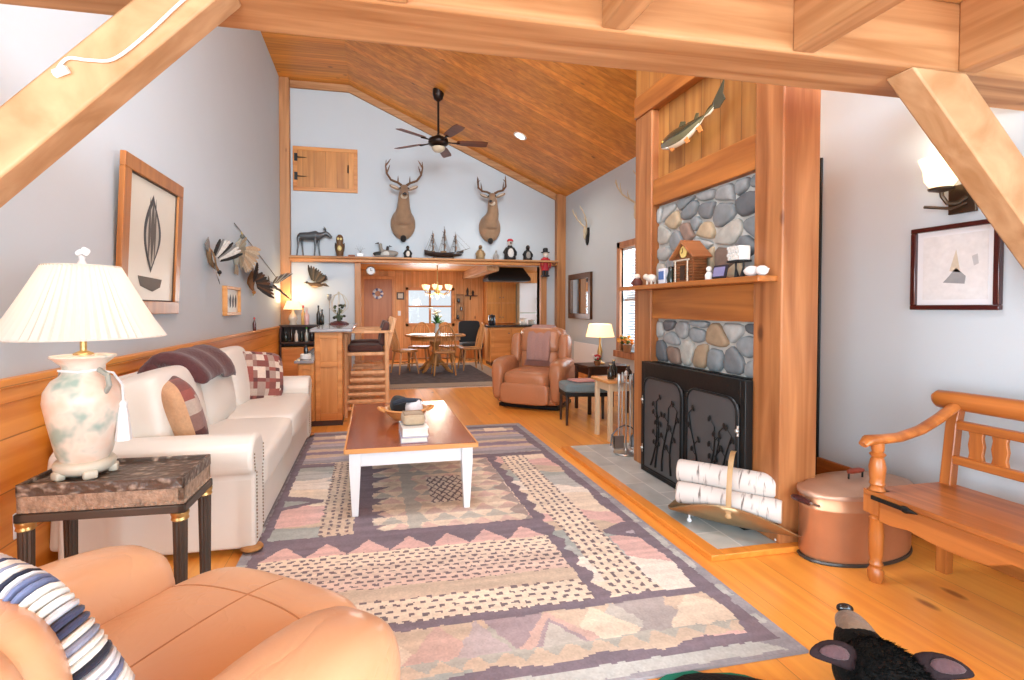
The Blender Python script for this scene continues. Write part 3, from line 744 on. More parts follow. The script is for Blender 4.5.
def patch_pillow(name, label, loc, rot, sz, back, seed):
    o = thing(name, label, 'cushion', loc)
    r = random.Random(seed); m = MB(back); n = 20
    m.cush((0, 0, 0), (sz, .15, sz*.94), .42, n=n, puff=.45)
    pal = ['#7d4a45', '#b9a79a', '#8d6a62', '#d6c8ba', '#5f3a3a', '#a58f84', '#93524a']
    cells = {}
    m.bm.faces.ensure_lookup_table()
    for f in m.bm.faces:
        c = f.calc_center_median()
        if c.y < 0.0:
            k = (int((c.x/sz+.5)*9), int((c.z/sz+.5)*9))
            if k not in cells: cells[k] = c4(r.choice(pal))
            f[m.cl] = cells[k]
    p = m.build('cushion_cover', 'fabric', o); p.rotation_euler = rot
    return o
patch_pillow('throw_pillow', 'maroon and grey patchwork throw pillow at the far end of the sofa', (-1.02, 4.78, .665), (-.30, .12, .62), .47, '#7a4a44', 3)
patch_pillow('throw_pillow', 'tan-backed patchwork throw pillow leaning by the near sofa arm', (-1.10, 3.16, .68), (-.30, -.10, 2.2), .44, '#cfa27c', 9)
# folded throw over the sofa back
m = MB(); rings = []
for i in range(19):
    t = i/18; y = lerp(3.40, 4.22, t); e = .012*math.sin(t*17)
    pf = [(-1.42, .78), (-1.41, .90), (-1.35, .985), (-1.26, 1.005), (-1.15, .975), (-1.055, .88), (-1.02, .80+.03*math.sin(t*5))]
    rings.append([(x+e, y+.015*math.sin(i+x*30), z+e) for x, z in pf] + [(x+e-.03, y, z+e-.03) for x, z in pf[::-1]])
m.grid(rings); tag(m.build('throw_blanket', 'maroon', sub=1), 'dark maroon throw blanket folded over the sofa back', 'blanket')

# ================================================================== coffee table
ct = thing('coffee_table', 'coffee table with cherry top and white tapered legs on the rug', 'table', (.24, 3.765, .0135))
MB().box(-.398, .398, -.725, .725, .40, .427).build('tabletop', 'cherry', ct, bevel=.006, seg=3)
MB().box(-.403, .403, -.734, -.724, .399, .4275).box(-.403, .403, .724, .734, .399, .4275).box(-.408, -.396, -.73, .73, .399, .4275).box(.396, .408, -.73, .73, .399, .4275).build('edge_band', 'edge', ct, bevel=.003)
MB().box(-.33, .33, -.66, -.64, .30, .40).box(-.33, .33, .64, .66, .30, .40).box(-.35, -.33, -.66, .66, .30, .40).box(.33, .35, -.66, .66, .30, .40).build('apron', 'white', ct, bevel=.003)
for sx in (-1, 1):
    for sy in (-1, 1):
        cx, cy = sx*.345, sy*.655; m = MB()
        m.grid([[(cx-sx*0+dx*w, cy+dy*w, z) for dx, dy in ((-1, -1), (1, -1), (1, 1), (-1, 1))] for z, w in ((0, .019), (.30, .034), (.40, .034))])
        m.build('leg', 'white', ct, bevel=.003)

# things on the coffee table
TZ = .4425
def book(name, label, c, s, rz, cover, page='#e9e4d8'):
    o = thing(name, label, 'book', (c[0], c[1], c[2]), rz); w, d, h = s
    MB(cover).box(-w/2, w/2, -d/2, d/2, 0, .004).box(-w/2, w/2, -d/2, d/2, h-.004, h).box(-w/2, -w/2+.005, -d/2, d/2, 0.004, h-.004).build('cover', 'ptg', o)
    MB(page).box(-w/2+.005, w/2-.006, -d/2+.006, d/2-.006, .004, h-.004).build('page_block', 'pt', o, smooth=False)
    return o
book('book', 'lilac-grey book lying lowest in the pile on the coffee table', (.255, 3.22, TZ), (.17, .24, .034), .0, '#a9a5b8')
book('book', 'thick white book lying on the lilac-grey one on the coffee table', (.26, 3.24, TZ+.035), (.165, .23, .05), .05, '#eceae6')
o = thing('napkin_box', 'small rounded woven box resting on the white book', 'box', (.26, 3.27, TZ+.0855), .05)
MB('#b7a489').cush((0, 0, .035), (.15, .17, .07), .45, n=10).build('woven_body', 'fabric', o)
MB('#8f7a60').tube([(-.06, -.06, .066), (.06, -.06, .066), (.06, .06, .066), (-.06, .06, .066), (-.06, -.06, .066)], .006, 6).build('rim', 'fabric', o)
o = thing('wooden_bowl', 'orange wooden bowl with a broad rim behind the books', 'bowl', (.245, 3.72, TZ))
MB().lathe([(.05, 0), (.10, .02), (.14, .06), (.155, .09), (.17, .095), (.165, .102), (.14, .10), (.12, .06), (.06, .025), (.005, .02)], (0, 0, 0), 28).build('bowl_body', 'edge', o, ang=60)
for sx in (-1, 1):
    MB().tube([(sx*.15, -.05, .085), (sx*.19, -.03, .10), (sx*.20, 0, .105), (sx*.19, .03, .10), (sx*.15, .05, .085)], .012, 8).build('handle', 'edge', o)
o = thing('cloth_bundle', 'black and white bundled cloth heaped in the wooden bowl', 'cloth', (.245, 3.72, TZ+.045))
MB('#17181b').cush((-.045, .01, .075), (.14, .15, .12), .7, (0.2, .3, .2)).build('black_cloth', 'fabric', o)['label'] = 'black cloth'
MB('#dfe0e6').cush((.045, -.02, .06), (.13, .15, .12), .7, (0, -.3, .5)).build('white_cloth', 'fabric', o)['label'] = 'white cloth'
MB('#26303f').tube([(-.09, -.05, .10), (-.02, -.08, .125), (.06, -.06, .115), (.10, 0, .10)], .018, 8).build('black_band', 'fabric', o)

# ================================================================== end table and lamp
et = thing('end_table', 'carved tray-top end table with fluted dark legs beside the sofa', 'table', (-1.02, 2.32, 0), -.03); et.scale = (1, 1, 1.05)
carv = newmat('carved_top'); m_, nt, b_ = carv
tc = nd(nt, 'ShaderNodeTexCoord'); vo = nd(nt, 'ShaderNodeTexVoronoi', feature='SMOOTH_F1'); vo.inputs['Scale'].default_value = 26
mp = nd(nt, 'ShaderNodeMapping'); mp.inputs['Scale'].default_value = (1, 1.6, 2); nt.links.new(tc.outputs['Object'], mp.inputs[0]); nt.links.new(mp.outputs[0], vo.inputs['Vector'])
no = nd(nt, 'ShaderNodeTexNoise'); no.inputs['Scale'].default_value = 34; nt.links.new(tc.outputs['Object'], no.inputs['Vector'])
f_ = mathn(nt, 'MULTIPLY', mathn(nt, 'ADD', vo.outputs['Distance'], no.outputs['Fac']), .8)
cr = nd(nt, 'ShaderNodeValToRGB'); e = cr.color_ramp.elements; e[0].position = .42; e[0].color = c4('#ae9c8c'); e[1].position = .70; e[1].color = c4('#5a4a40')
nt.links.new(f_, cr.inputs[0]); nt.links.new(cr.outputs[0], b_.inputs['Base Color']); b_.inputs['Roughness'].default_value = .35
bp = nd(nt, 'ShaderNodeBump'); bp.inputs['Strength'].default_value = .8; bp.inputs['Distance'].default_value = .01; bp.invert = True
nt.links.new(f_, bp.inputs['Height']); nt.links.new(bp.outputs[0], b_.inputs['Normal'])
M['carved'] = m_; M['carvedlt'] = mat('carved_apron', '#a58b76', .45, var=.8, scale=42, bump=.8, bscale=60)
M['dkleg'] = mat('fluted_dark', '#50463f', .4, .2, var=.2)
MB().box(-.282, .282, -.145, .145, .55, .571).build('tabletop', 'carved', et, bevel=.003)
m = MB(); w, d = .292, .155
m.box(-w, w, -d, -d+.014, .540, .585).box(-w, w, d-.014, d, .540, .585).box(-w, -w+.014, -d, d, .540, .585).box(w-.014, w, -d, d, .540, .585)
m.build('gallery_rim', 'carved', et, bevel=.003)
m = MB(); w, d = .290, .152
m.box(-w, w, -d, -d+.02, .480, .540).box(-w, w, d-.02, d, .480, .540).box(-w, -w+.02, -d, d, .480, .540).box(w-.02, w, -d, d, .480, .540)
for i in range(24):
    x = -w+.013+i*(2*w-.026)/23; m.ell((x, -d-.001, .487), (.010, .005, .008), seg=8, n=4)
for i in range(13):
    y = -d+.013+i*(2*d-.026)/12; m.ell((w+.001, y, .487), (.005, .010, .008), seg=8, n=4)
m.build('apron', 'carvedlt', et)
m = MB(); w, d = .298, .160
m.box(-w, w, -d, -d+.03, .447, .478).box(-w, w, d-.03, d, .447, .478).box(-w, -w+.03, -d, d, .447, .478).box(w-.03, w, -d, d, .447, .478)
m.build('lower_frame', 'dkleg', et, bevel=.004)
for sx in (-1, 1):
    for sy in (-1, 1):
        m = MB(); m.lathe([(.021, .0), (.025, .03), (.022, .05), (.027, .405), (.027, .417)], (sx*.27, sy*.135, 0), 24, wob=lambda k, z: 1-.16*(k % 3 == 0))
        l = m.build('leg', 'dkleg', et, ang=20)
        MB().lathe([(.027, .415), (.033, .42), (.030, .43), (.034, .439), (.033, .448)], (sx*.27, sy*.135, 0), 16).build('capital', 'gold', l)

LX, LY, LZ = -1.155, 2.32, .602
lp = thing('table_lamp', 'large urn table lamp with white pleated shade on the carved end table', 'lamp', (LX, LY, LZ))
MB().lathe([(.080, .060), (.094, .085), (.098, .10), (.122, .22), (.136, .30), (.131, .345), (.108, .385), (.08, .405), (.073, .415), (.073, .445), (.098, .468), (.112, .48), (.110, .486), (.07, .488), (.004, .487)], (0, 0, 0), 36).build('urn_body', 'ceramic', lp, ang=60)
s = MB().lathe([(.085, .012), (.104, .03), (.108, .05), (.10, .062), (.075, .064), (.004, .062)], (0, 0, 0), 28)
for k in range(5):
    a = 2*PI*k/5+.3; s.cush((.095*math.cos(a), .095*math.sin(a), .016), (.035, .05, .034), .4, (0, 0, a), n=5)
s.build('footed_stand', mat('ivory_glaze', '#d9d2c0', .3, var=.1, scale=20), lp, ang=60)
M['gglaze'] = mat('grey_glaze', '#9b9c93', .35, var=.2)
for k in range(2):
    h = MB(); a = PI*k+2.6; ca, sa = math.cos(a), math.sin(a)
    h.tube([(ca*.125, sa*.125, .34), (ca*.148, sa*.148, .37), (ca*.138, sa*.138, .41), (ca*.09, sa*.09, .43)], .010, 8)
    h.build('handle', 'gglaze', lp)
MB().cyl((0, 0, .486), (0, 0, .64), .012).lathe([(.035, .488), (.035, .494), (.012, .505)], (0, 0, 0), 16).build('socket', 'gold', lp)
sz0, sz1, sr0, sr1 = .560, .846, .285, .130
t = MB()
n_ = 110
outer = [[(( lerp(sr0, sr1, q**.9)*(1+(.026 if k % 2 else -.026)))*math.cos(2*PI*k/n_), (lerp(sr0, sr1, q**.9)*(1+(.026 if k % 2 else -.026)))*math.sin(2*PI*k/n_), lerp(sz0, sz1, q)) for k in range(n_)] for q in (0, .25, .5, .75, 1)]
t.grid(outer, caps=False); t.build('lamp_shade', 'shade', lp, ang=10)
m = MB()
for r_, z_ in ((sr0, sz0), (sr1, sz1)): m.tube([(r_*math.cos(2*PI*k/60), r_*math.sin(2*PI*k/60), z_) for k in range(61)], .004, 6)
for k in range(3): m.tube([(0, 0, sz1-.01), (sr1*math.cos(2.1*k), sr1*math.sin(2.1*k), sz1-.01)], .0025, 5)
m.cyl((0, 0, .64), (0, 0, sz1), .003, seg=6); m.build('shade_ring', 'shade', lp)
MB().lathe([(.012, .846), (.016, .859), (.010, .874), (.012, .886), (.004, .892)], (0, 0, 0), 12).cush((.012, 0, .909), (.035, .012, .03), .6, (0, .6, 0), n=5).cush((-.01, 0, .904), (.03, .012, .02), .6, (0, -.6, 0), n=5).build('finial', 'white', lp)
MB().lathe([(.004, .63), (.022, .65), (.03, .68), (.026, .71), (.004, .725)], (0, 0, 0), 14).build('bulb', 'bulb', lp)
point('lamp_light', (LX, LY, LZ+.69), 2.2, (1, .80, .58), .05)
ts = MB(); ts.tube([(.07, -.05, .43), (.12, -.03, .415), (.140, .0, .36), (.142, 0, .29)], .005, 6)
ts.tube([(.07, -.05, .43), (.02, -.085, .425), (-.06, -.06, .43)], .005, 6)
ts.ell((.142, 0, .28), .016); ts.lathe([(.012, .275), (.018, .24), (.028, .13), (.002, .128)], (.142, 0, 0), 16, wob=lambda k, z: 1+.1*(k % 2))
ts.build('tassel', 'white', lp)
o = thing('wall_outlet', 'white outlet plate on the wainscot behind the end table', 'outlet', (-1.577, 2.62, .30), 0)
MB().box(0, .006, -.035, .035, -.057, .057).build('plate', 'white', o, bevel=.002)
MB().box(.006, .008, -.012, .012, .01, .035).box(.006, .008, -.012, .012, -.035, -.01).build('sockets', mat('outlet_face', '#cfcfcc', .4), o)
# ================================================================== recliners
def recliner(label, loc, rz, lea, near=False):
    """faces -y; parts: base, seat, footrest, backrest, two arms, two wings"""
    o = thing('recliner', label, 'armchair', loc, rz)
    MB().box(-.40, .40, -.30, .34, .0, .05).build('floor_base', 'black', o, bevel=.01)
    MB().cush((0, 0, .18), (.86, .78, .24), .22, n=8).build('body', lea, o, sub=1)
    m = MB(); m.cush((0, -.16 if near else -.12, .38 if near else .37), (.62, .80 if near else .70, .22), .40, n=12, puff=.22)
    se = m.build('seat', lea, o, sub=1)
    sa, sb, syc, szc = .31, (.40 if near else .35), (-.16 if near else -.12), (.38 if near else .37)
    def top(x, y):
        u, v = x/sa, (y-syc)/sb
        return szc + .11*max(0, 1-abs(u)**5-abs(v)**5)**.2*(1+.22*(1-u*u)*(1-v*v)) - .0015
    for ps in ([(x, syc-.45*sb-.03*(1-(x/.26)**2)) for x in [(-.26+.52*k/12) for k in range(13)]], [(x, syc+.35*sb) for x in [(-.26+.52*k/12) for k in range(13)]], [(0, lerp(syc-.84*sb, syc+.35*sb, k/12)) for k in range(13)]):
        MB().tube([(x, y, top(x, y)) for x, y in ps], .0024, 6).build('seam', M.setdefault('seam', mat('leather_seam', '#bd8259', .5)), se)
    MB().cush((0, -.43, .21), (.64, .10, .27), .35, n=10, puff=.25).build('footrest', lea, o, sub=1)
    for sx in (-1, 1):
        rings = []
        for y, w, z0, z1 in (((-.40, .12, .16, .48), (-.375, .22, .11, .565), (-.30, .275, .09, .60), (-.15, .29, .09, .62), (0, .28, .09, .625), (.2, .25, .09, .62), (.32, .18, .10, .58), (.36, .10, .14, .54)) if near else ((-.425, .10, .16, .50), (-.40, .17, .11, .585), (-.33, .215, .09, .625), (-.2, .225, .09, .64), (0, .22, .09, .645), (.2, .20, .09, .63), (.32, .17, .10, .60), (.36, .10, .14, .54))):
            ring = []
            for k in range(20):
                t = 2*PI*k/20; cx = math.cos(t); sz = math.sin(t)
                px = abs(cx)**.55*(1 if cx > 0 else -1); pz = abs(sz)**.6*(1 if sz > 0 else -1)
                bulge = 1.0 if pz > .35 else .80
                ring.append((sx*.385 + px*w/2*bulge, y, (z0+z1)/2 + pz*(z1-z0)/2))
            rings.append(ring)
        MB().grid(rings).build('armrest', lea, o, sub=1)
        if not near: MB().cush((sx*.335, .245, .72), (.13, .25, .42), .5, rot=(-.16, 0, 0), n=8, puff=.2).build('wing', lea, o, sub=1)
    h = .66 if near else .84
    MB().cush((0, .31, .18+h/2), (.66, .24, h), .32, rot=(-.16, 0, 0), n=10, puff=.1).build('backrest', lea, o, sub=1)
    MB().cush((0, .22, .18+h*.45), (.54, .20, h*.36), .45, rot=(-.16, 0, 0), n=10, puff=.35).build('lumbar_cushion', lea, o, sub=1)
    MB().cush((0, .27, .18+h*.77), (.56, .22, h*.43), .45, rot=(-.18, 0, 0), n=10, puff=.35).build('head_cushion', lea, o, sub=1)
    return o
# far recliner
FA = math.radians(-37)
recliner('brown leather rocker recliner with a fringed throw at the far right', (2.12, 6.32, 0), FA, 'leather2')
R_ = Matrix.Rotation(FA, 3, 'Z')
th = thing('fringed_throw', 'dusty mauve fringed throw hanging over the far recliner back', 'blanket', (2.12, 6.32, 0), FA)
m = MB(); rings = []
prof = [(.53, .78), (.52, .95), (.44, 1.05), (.31, 1.055), (.17, .98), (.095, .86), (.085, .76), (.075, .66), (.07, .58)]
for i in range(13):
    x = lerp(-.17, .17, i/12); e = .006*math.sin(i*1.7)
    rings.append([(x, y+e, z) for y, z in prof]+[(x, y+.016+e, z-.014) for y, z in prof[::-1]])
m.grid(rings); c = m.build('cloth', mat('mauve_weave', '#a8837c', .9, var=.15, scale=60, bump=.3), th, sub=1)
m = MB()
for i in range(30): x = lerp(-.17, .17, i/29); m.tube([(x, .068, .585), (x+.003, .058, .54), (x-.003, .05, .51)], .004, 4)
m.build('fringe', mat('fringe_yarn', '#8f6a66', .9), th)

# near recliner
NA = math.radians(180-35); NC = (-.545, 1.13, 0.0)
recliner('tan leather recliner in the near left corner with a striped throw', NC, NA, 'leather', True)
bt = thing('rolled_throw', 'blue and white striped knitted throw rolled along the near recliner', 'blanket', NC, NA)
m = MB(); pts = []; N = 60
path = [(.29, .08, .60), (.24, .12, .71), (.16, .155, .79), (.06, .17, .815), (-.05, .17, .815), (-.14, .165, .80), (-.20, .14, .72), (-.22, .11, .64)]
def cr_(P, t):
    n = len(P)-1; i = min(int(t*n), n-1); f = t*n-i
    q = [Vector(P[max(0, min(n, i+k))]) for k in (-1, 0, 1, 2)]
    return .5*((2*q[1])+(-q[0]+q[2])*f+(2*q[0]-5*q[1]+4*q[2]-q[3])*f*f+(-q[0]+3*q[1]-3*q[2]+q[3])*f**3)
pal = ['#e9e8e4', '#cfcfd6', '#3a4060', '#e6e2da', '#8a90a8', '#e9e8e4', '#23263a', '#d9dbe2', '#6a7396', '#efece6']
for i in range(N):
    m.col(pal[(i*7//10) % len(pal)])
    a, b = cr_(path, i/N), cr_(path, (i+1)/N)
    r0 = .040
    m.tube([a, lerp(a, b, .15), lerp(a, b, .5), lerp(a, b, .85), b], [r0*.9, r0*1.0, r0*1.06, r0*1.0, r0*.9], 14)
m.build('knit_roll', 'fabric', bt)

# ================================================================== bench
bn = thing('bench', 'carved wooden settle with turned front post along the right wall', 'bench', (2.55, 1.1, 0))
# local: x -.25 (front) .. .25 (back, wall side), y up to .8 (far end)
for y0 in (.79, -.83):
    m = MB(); yc = y0
    prof = [(.024, 0), (.031, .02), (.033, .05), (.022, .07), (.030, .085), (.022, .10), (.028, .13), (.031, .22), (.026, .29), (.031, .30), (.024, .31), (.033, .325)]
    m.lathe(prof, (-.245, yc, 0), 18)
    m.box(-.28, -.21, yc-.035, yc+.035, .325, .432)
    m.lathe([(.033, .432), (.024, .45), (.032, .462), (.028, .475), (.031, .50), (.034, .54), (.027, .575), (.022, .585), (.033, .60), (.022, .61), (.026, .625), (.026, .655)], (-.245, yc, 0), 18)
    m.build('front_post', 'benchz', bn, ang=40)
    m = MB(); m.grid([[(x-.022, yc-.024, z), (x+.022, yc-.024, z), (x+.022, yc+.024, z), (x-.022, yc+.024, z)] for x, z in ((.16, 0), (.17, .40), (.205, .72), (.235, .86))])
    m.build('rear_post', 'benchz', bn, bevel=.004)
    m = MB(); pts = [(-.33, yc, .648), (-.30, yc, .668), (-.22, yc, .668), (-.12, yc, .672), (0, yc, .70), (.10, yc, .745), (.20, yc, .80), (.24, yc, .81)]
    m.tube(pts, [.020, .031, .030, .028, .028, .028, .027, .022], 12, flat=.75); m.build('armrest', 'bench', bn, ang=60)
MB().box(-.285, .20, -.86, .82, .405, .432).build('seat', 'bench', bn, bevel=.006, seg=3)
def apron_poly():
    p = [(-.80, .405), (-.80, .30)]
    for t in range(21):
        u = t/20; y = lerp(-.74, .70, u); e = abs(u-.5)*2
        p.append((y, 0.345 - .03*(e > .42) - .02*math.sin(min(1, max(0, (e-.42)/.5))*PI) if e < .97 else .30))
    return p + [(.755, .30), (.755, .405)]
MB().prism(apron_poly(), 'X', -.275, -.255).build('front_apron', 'bench', bn, bevel=.003)
MB().box(.15, .17, -.78, .75, .33, .405).build('rear_apron', 'bench', bn, bevel=.003)
MB().box(.165, .20, -.80, .77, .535, .575).build('lower_rail', 'bench', bn, bevel=.004)
MB().box(.185, .225, -.80, .77, .70, .74).build('upper_rail', 'bench', bn, bevel=.004)
m = MB(); pts = [(.235, y, z) for y, z in ((.90, .822), (.88, .826), (.78, .828), (.4, .832), (0, .845), (-.4, .832), (-.84, .828), (-.95, .826), (-.98, .822))]
m.tube(pts, [.022, .034, .035, .037, .040, .037, .035, .034, .022], 12, flat=1.3); m.build('crest_rail', 'bench', bn, ang=60)
for y in (-.5, -.32, -.1, .08, .32, .44, .60, .69):
    MB().prism([(y-.032, .57), (y+.032, .57), (y+.026, .60), (y+.032, .64), (y+.026, .68), (y+.032, .71), (y-.032, .71), (y-.026, .68), (y-.032, .64), (y-.026, .60)], 'X', .188, .206).build('back_slat', 'benchz', bn, bevel=.003)
for y in (.73, .12, -.5):
    m = MB(); m.box(-.293, -.284, y-.085, y+.05, .396, .414).ell((-.289, y-.10, .405), (.006, .022, .016)).tube([(-.289, y-.115, .405), (-.289, y-.15, .405)], [.012, .002], 6)
    m.build('iron_strap', 'black', bn)

# ================================================================== copper boiler
cb = thing('copper_boiler', 'oval lidded copper wash boiler on the floor between bench and fireplace', 'pot', (2.50, 2.165, 0), .10)
# oval 0.62 x 0.36, in local x/y
def oval(r): return [(a*.30, a*.195) for a in r]
S_ = (.34, .165)
MB().lathe([(.02, .012), (.98, .012), (1.0, .03), (1.0, .24), (1.012, .245), (1.012, .256), (1.0, .26), (1.0, .315), (.98, .316), (.97, .26), (.95, .03), (.02, .022)], (0, 0, 0), 48, sc=S_).build('vessel', 'copper', cb, ang=50)
MB().lathe([(.99, .006), (1.02, .0), (1.03, .006), (1.02, .014), (.99, .014)], (0, 0, 0), 48, sc=S_).build('base_ring', mat('dark_ring', '#4a4846', .4, .5), cb)
l = MB().lathe([(1.035, .305), (1.04, .318), (1.02, .326), (.92, .330), (.85, .342), (.4, .352), (.02, .354)], (0, 0, 0), 48, sc=S_).build('lid', 'copperd', cb, ang=50)
MB().tube([(-.05, 0, .352), (-.05, 0, .385), (-.045, 0, .39)], .005, 6).build('handle_post', 'black', l)
MB().tube([(.05, 0, .352), (.05, 0, .385), (.045, 0, .39)], .005, 6).build('handle_post', 'black', l)
MB().tube([(-.055, 0, .388), (-.03, 0, .39), (.03, 0, .39), (.055, 0, .388)], [.008, .013, .013, .008], 10).build('lid_handle', mat('red_wood_grip', '#7d2f1c', .4), l)
for sx in (-1, 1):
    m = MB().tube([(sx*.33, -.06, .27), (sx*.372, -.055, .285), (sx*.376, 0, .29), (sx*.372, .055, .285), (sx*.33, .06, .27)], .006, 6)
    s_ = m.build('side_bail', 'steel', cb)
    MB().tube([(sx*.376, -.045, .287), (sx*.38, 0, .29), (sx*.376, .045, .287)], [.014, .017, .014], 10).build('wood_grip', 'mahog', s_)

# ================================================================== log holder with birch logs
LH = thing('log_holder', 'leaf-shaped brass log cradle with a strap handle on the hearth', 'log holder', (1.995, 2.455, .031), math.radians(-46))
# local x runs along the cradle, y across (negative y faces the room)
m = MB(); top = []; bot = []; n = 24
for i in range(n+1):
    t = -1+2*i/n; w = math.sqrt(max(0, 1-abs(t)**1.9))*.98+.02; x = t*.35; ring = []
    for k in range(15):
        a = (-1+2*k/14)*1.42*w
        ring.append((x, .17*math.sin(a)*1.05, .03+.17*(1-math.cos(a))+.018*t*t))
    top.append(ring)
m.grid([r+[(p[0], p[1]*.96, p[2]+.005) for p in r[::-1]] for r in top])
m.build('cradle', 'brass', LH, ang=70)
for sx in (-1, 1):
    for sy in (-1, 1):
        MB().ell((sx*.22, sy*.05, .014), (.014, .014, .014)).cyl((sx*.22, sy*.05, .02), (sx*.22, sy*.05, .045), .006).build('foot', 'white', LH)
m = MB(); pts = []
for k in range(17):
    a = PI*k/16; pts.append((0, -.172*math.cos(a), .14+.30*math.sin(a)**.8))
rings = []
for p in pts: rings.append(p)
for a, b in zip(pts, pts[1:]): pass
m.grid([[(-.013, p[1]*s, .14+(p[2]-.14)*s) for s in (1.0,)] + [(.013, p[1], p[2]), (.013, p[1]*.97, .14+(p[2]-.14)*.985), (-.013, p[1]*.97, .14+(p[2]-.14)*.985)] for p in pts])
m.ell((0, -.176, .13), (.016, .006, .014)).ell((0, .176, .13), (.016, .006, .014))
m.build('strap_handle', wood('handle_tan', '#b9966a', '#a07d52', grain=2, knot=0), LH)
def birch():
    m, nt, b = newmat('birch_bark'); L = nt.links
    tc = nd(nt, 'ShaderNodeTexCoord'); mp = nd(nt, 'ShaderNodeMapping'); mp.inputs['Scale'].default_value = (60, 9, 9); L.new(tc.outputs['Object'], mp.inputs[0])
    n = nd(nt, 'ShaderNodeTexNoise'); n.inputs['Scale'].default_value = 1; n.inputs['Detail'].default_value = 3; L.new(mp.outputs[0], n.inputs['Vector'])
    cr = nd(nt, 'ShaderNodeValToRGB'); e = cr.color_ramp.elements; e[0].position = .30; e[0].color = c4('#6d625c'); e[1].position = .42; e[1].color = c4('#cfc6c0')
    L.new(n.outputs['Fac'], cr.inputs[0]); L.new(cr.outputs[0], b.inputs['Base Color']); b.inputs['Roughness'].default_value = .8
    return m
cb.scale = (1, 1, 1.08)
M['birch'] = birch(); M['logend'] = mat('cut_log_end', '#cfae8c', .8, var=.2, scale=30)
lz = math.radians(-46)
for (lx, ly, z, ln, r, lab) in ((-.02, -.072, .175, .52, .062, 'white birch log lying on the room side of the brass cradle'), (.02, .072, .175, .50, .060, 'white birch log lying on the firebox side of the brass cradle'), (-.04, -.005, .282, .50, .066, 'white birch log on top of the pile in the brass cradle'), (0, .0, .105, .40, .045, 'thin birch log at the bottom of the brass cradle')):
    c_ = Matrix.Rotation(lz, 3, 'Z') @ Vector((lx, ly, 0)) + Vector((1.995, 2.455, 0))
    o = thing('birch_log', lab, 'log', (c_.x, c_.y, .031+z), lz, 'birch logs in the cradle')
    MB().tube([(-ln/2, 0, 0), (-ln/2+.01, 0, 0), (-ln/4, .004, .003), (ln/4, -.004, 0), (ln/2-.01, 0, 0), (ln/2, 0, 0)], [r*.93, r, r*.97, r*1.02, r, r*.93], 18).build('bark', 'birch', o, ang=50)
    MB().cyl((-ln/2-.002, 0, 0), (-ln/2+.004, 0, 0), r*.9, seg=18).build('cut_end', 'logend', o)
    MB().cyl((ln/2-.004, 0, 0), (ln/2+.002, 0, 0), r*.9, seg=18).build('cut_end', 'logend', o)

# ================================================================== fireplace tools
ft = thing('fireplace_tools', 'steel fireplace tool set on a round base at the far hearth end', 'fireplace tools', (2.13, 3.92, .031))
MB().lathe([(.10, 0), (.105, .008), (.10, .016), (.05, .022), (.02, .03), (.012, .05), (.005, .05)], (0, 0, 0), 24).build('base', 'steel', ft, ang=50)
MB().cyl((0, 0, .03), (0, 0, .66), .008, seg=10).lathe([(.008, .66), (.02, .675), (.016, .70), (.004, .715)], (0, 0, 0), 12).tube([(-.07, 0, .60), (0, 0, .615), (.07, 0, .60)], .006, 6).tube([(0, -.07, .60), (0, 0, .615), (0, .07, .60)], .006, 6).build('stand', 'steel', ft)
for i, (x, y) in enumerate(((-.07, 0), (.07, 0), (0, -.07), (0, .07))):
    m = MB(); m.cyl((x, y, .13), (x, y, .56), .005, seg=8); m.tube([(x, y, .56), (x, y, .59), (x, y, .66), (x, y, .69)], [.007, .011, .013, .006], 10)
    if i == 0: m.box(x-.045, x+.045, y-.012, y-.006, .05, .16).box(x-.045, x-.04, y-.012, y+.02, .05, .16).box(x+.04, x+.045, y-.012, y+.02, .05, .16)
    if i == 1: m.tube([(x, y, .16), (x, y, .13), (x, y, .06)], [.012, .03, .038], 12)
    if i == 2: m.tube([(x, y, .13), (x, y, .07), (x+.03, y, .05)], [.005, .005, .002], 6)
    if i == 3: m.tube([(x-.02, y, .60), (x-.03, y, .3), (x-.004, y, .08)], .004, 6)
    m.build(['shovel', 'brush', 'poker', 'tongs'][i], 'steel' if i != 1 else 'iron', ft)
m = MB(); m.tube([(-.13, .02, .07), (-.12, .02, .16), (-.06, .02, .22), (0, .02, .24), (.06, .02, .22), (.12, .02, .16), (.13, .02, .07)], .006, 6); m.build('hoop', 'iron', ft)

# ================================================================== bearskin rug
br = thing('bear_skin_rug', 'black bear skin rug with raised tan snout, ears out and green felt edge', 'bear rug', (1.47, 1.02, 0))
D = Vector((.40, .915, 0)); Rr = Matrix.Rotation(math.atan2(-.40, .915), 3, 'Z')   # local +y looks away from the camera
def rp(p): return Rr @ Vector(p)
out = []
key = [(0, .42), (.16, .36), (.42, .44), (.50, .36), (.40, .18), (.30, 0), (.30, -.35), (.38, -.62), (.34, -.78), (.2, -.70), (.05, -.62), (-.05, -.62), (-.2, -.70), (-.34, -.78), (-.38, -.62), (-.30, -.35), (-.30, 0), (-.52, .06), (-.72, .17), (-.68, .38), (-.42, .42), (-.16, .36)]
for s_ in range(2):
    key = [q for a, b in zip(key, key[1:]+key[:1]) for q in ((a[0]*.75+b[0]*.25, a[1]*.75+b[1]*.25), (a[0]*.25+b[0]*.75, a[1]*.25+b[1]*.75))]
def ringat(s, z): return [rp((x*s, y*s, z)) for x, y in key]
bx = MB().grid([[rp((x*1.05+.012*math.sin(i*2.6), (y*1.05)+.012*math.sin(i*2.1), z)) for i, (x, y) in enumerate(key)] for z in (0.001, .008)]).build('felt_backing', 'felt', br, smooth=False)
bx.location = (.0, -.10, 0)
m = MB('#080708'); m.grid([ringat(.985, .009), ringat(.99, .022), ringat(.93, .034), ringat(.7, .045), ringat(.3, .055)])
b_ = m.build('pelt', 'bearfur', br); b_.location = (0, -.10, 0)
h = MB('#080708')
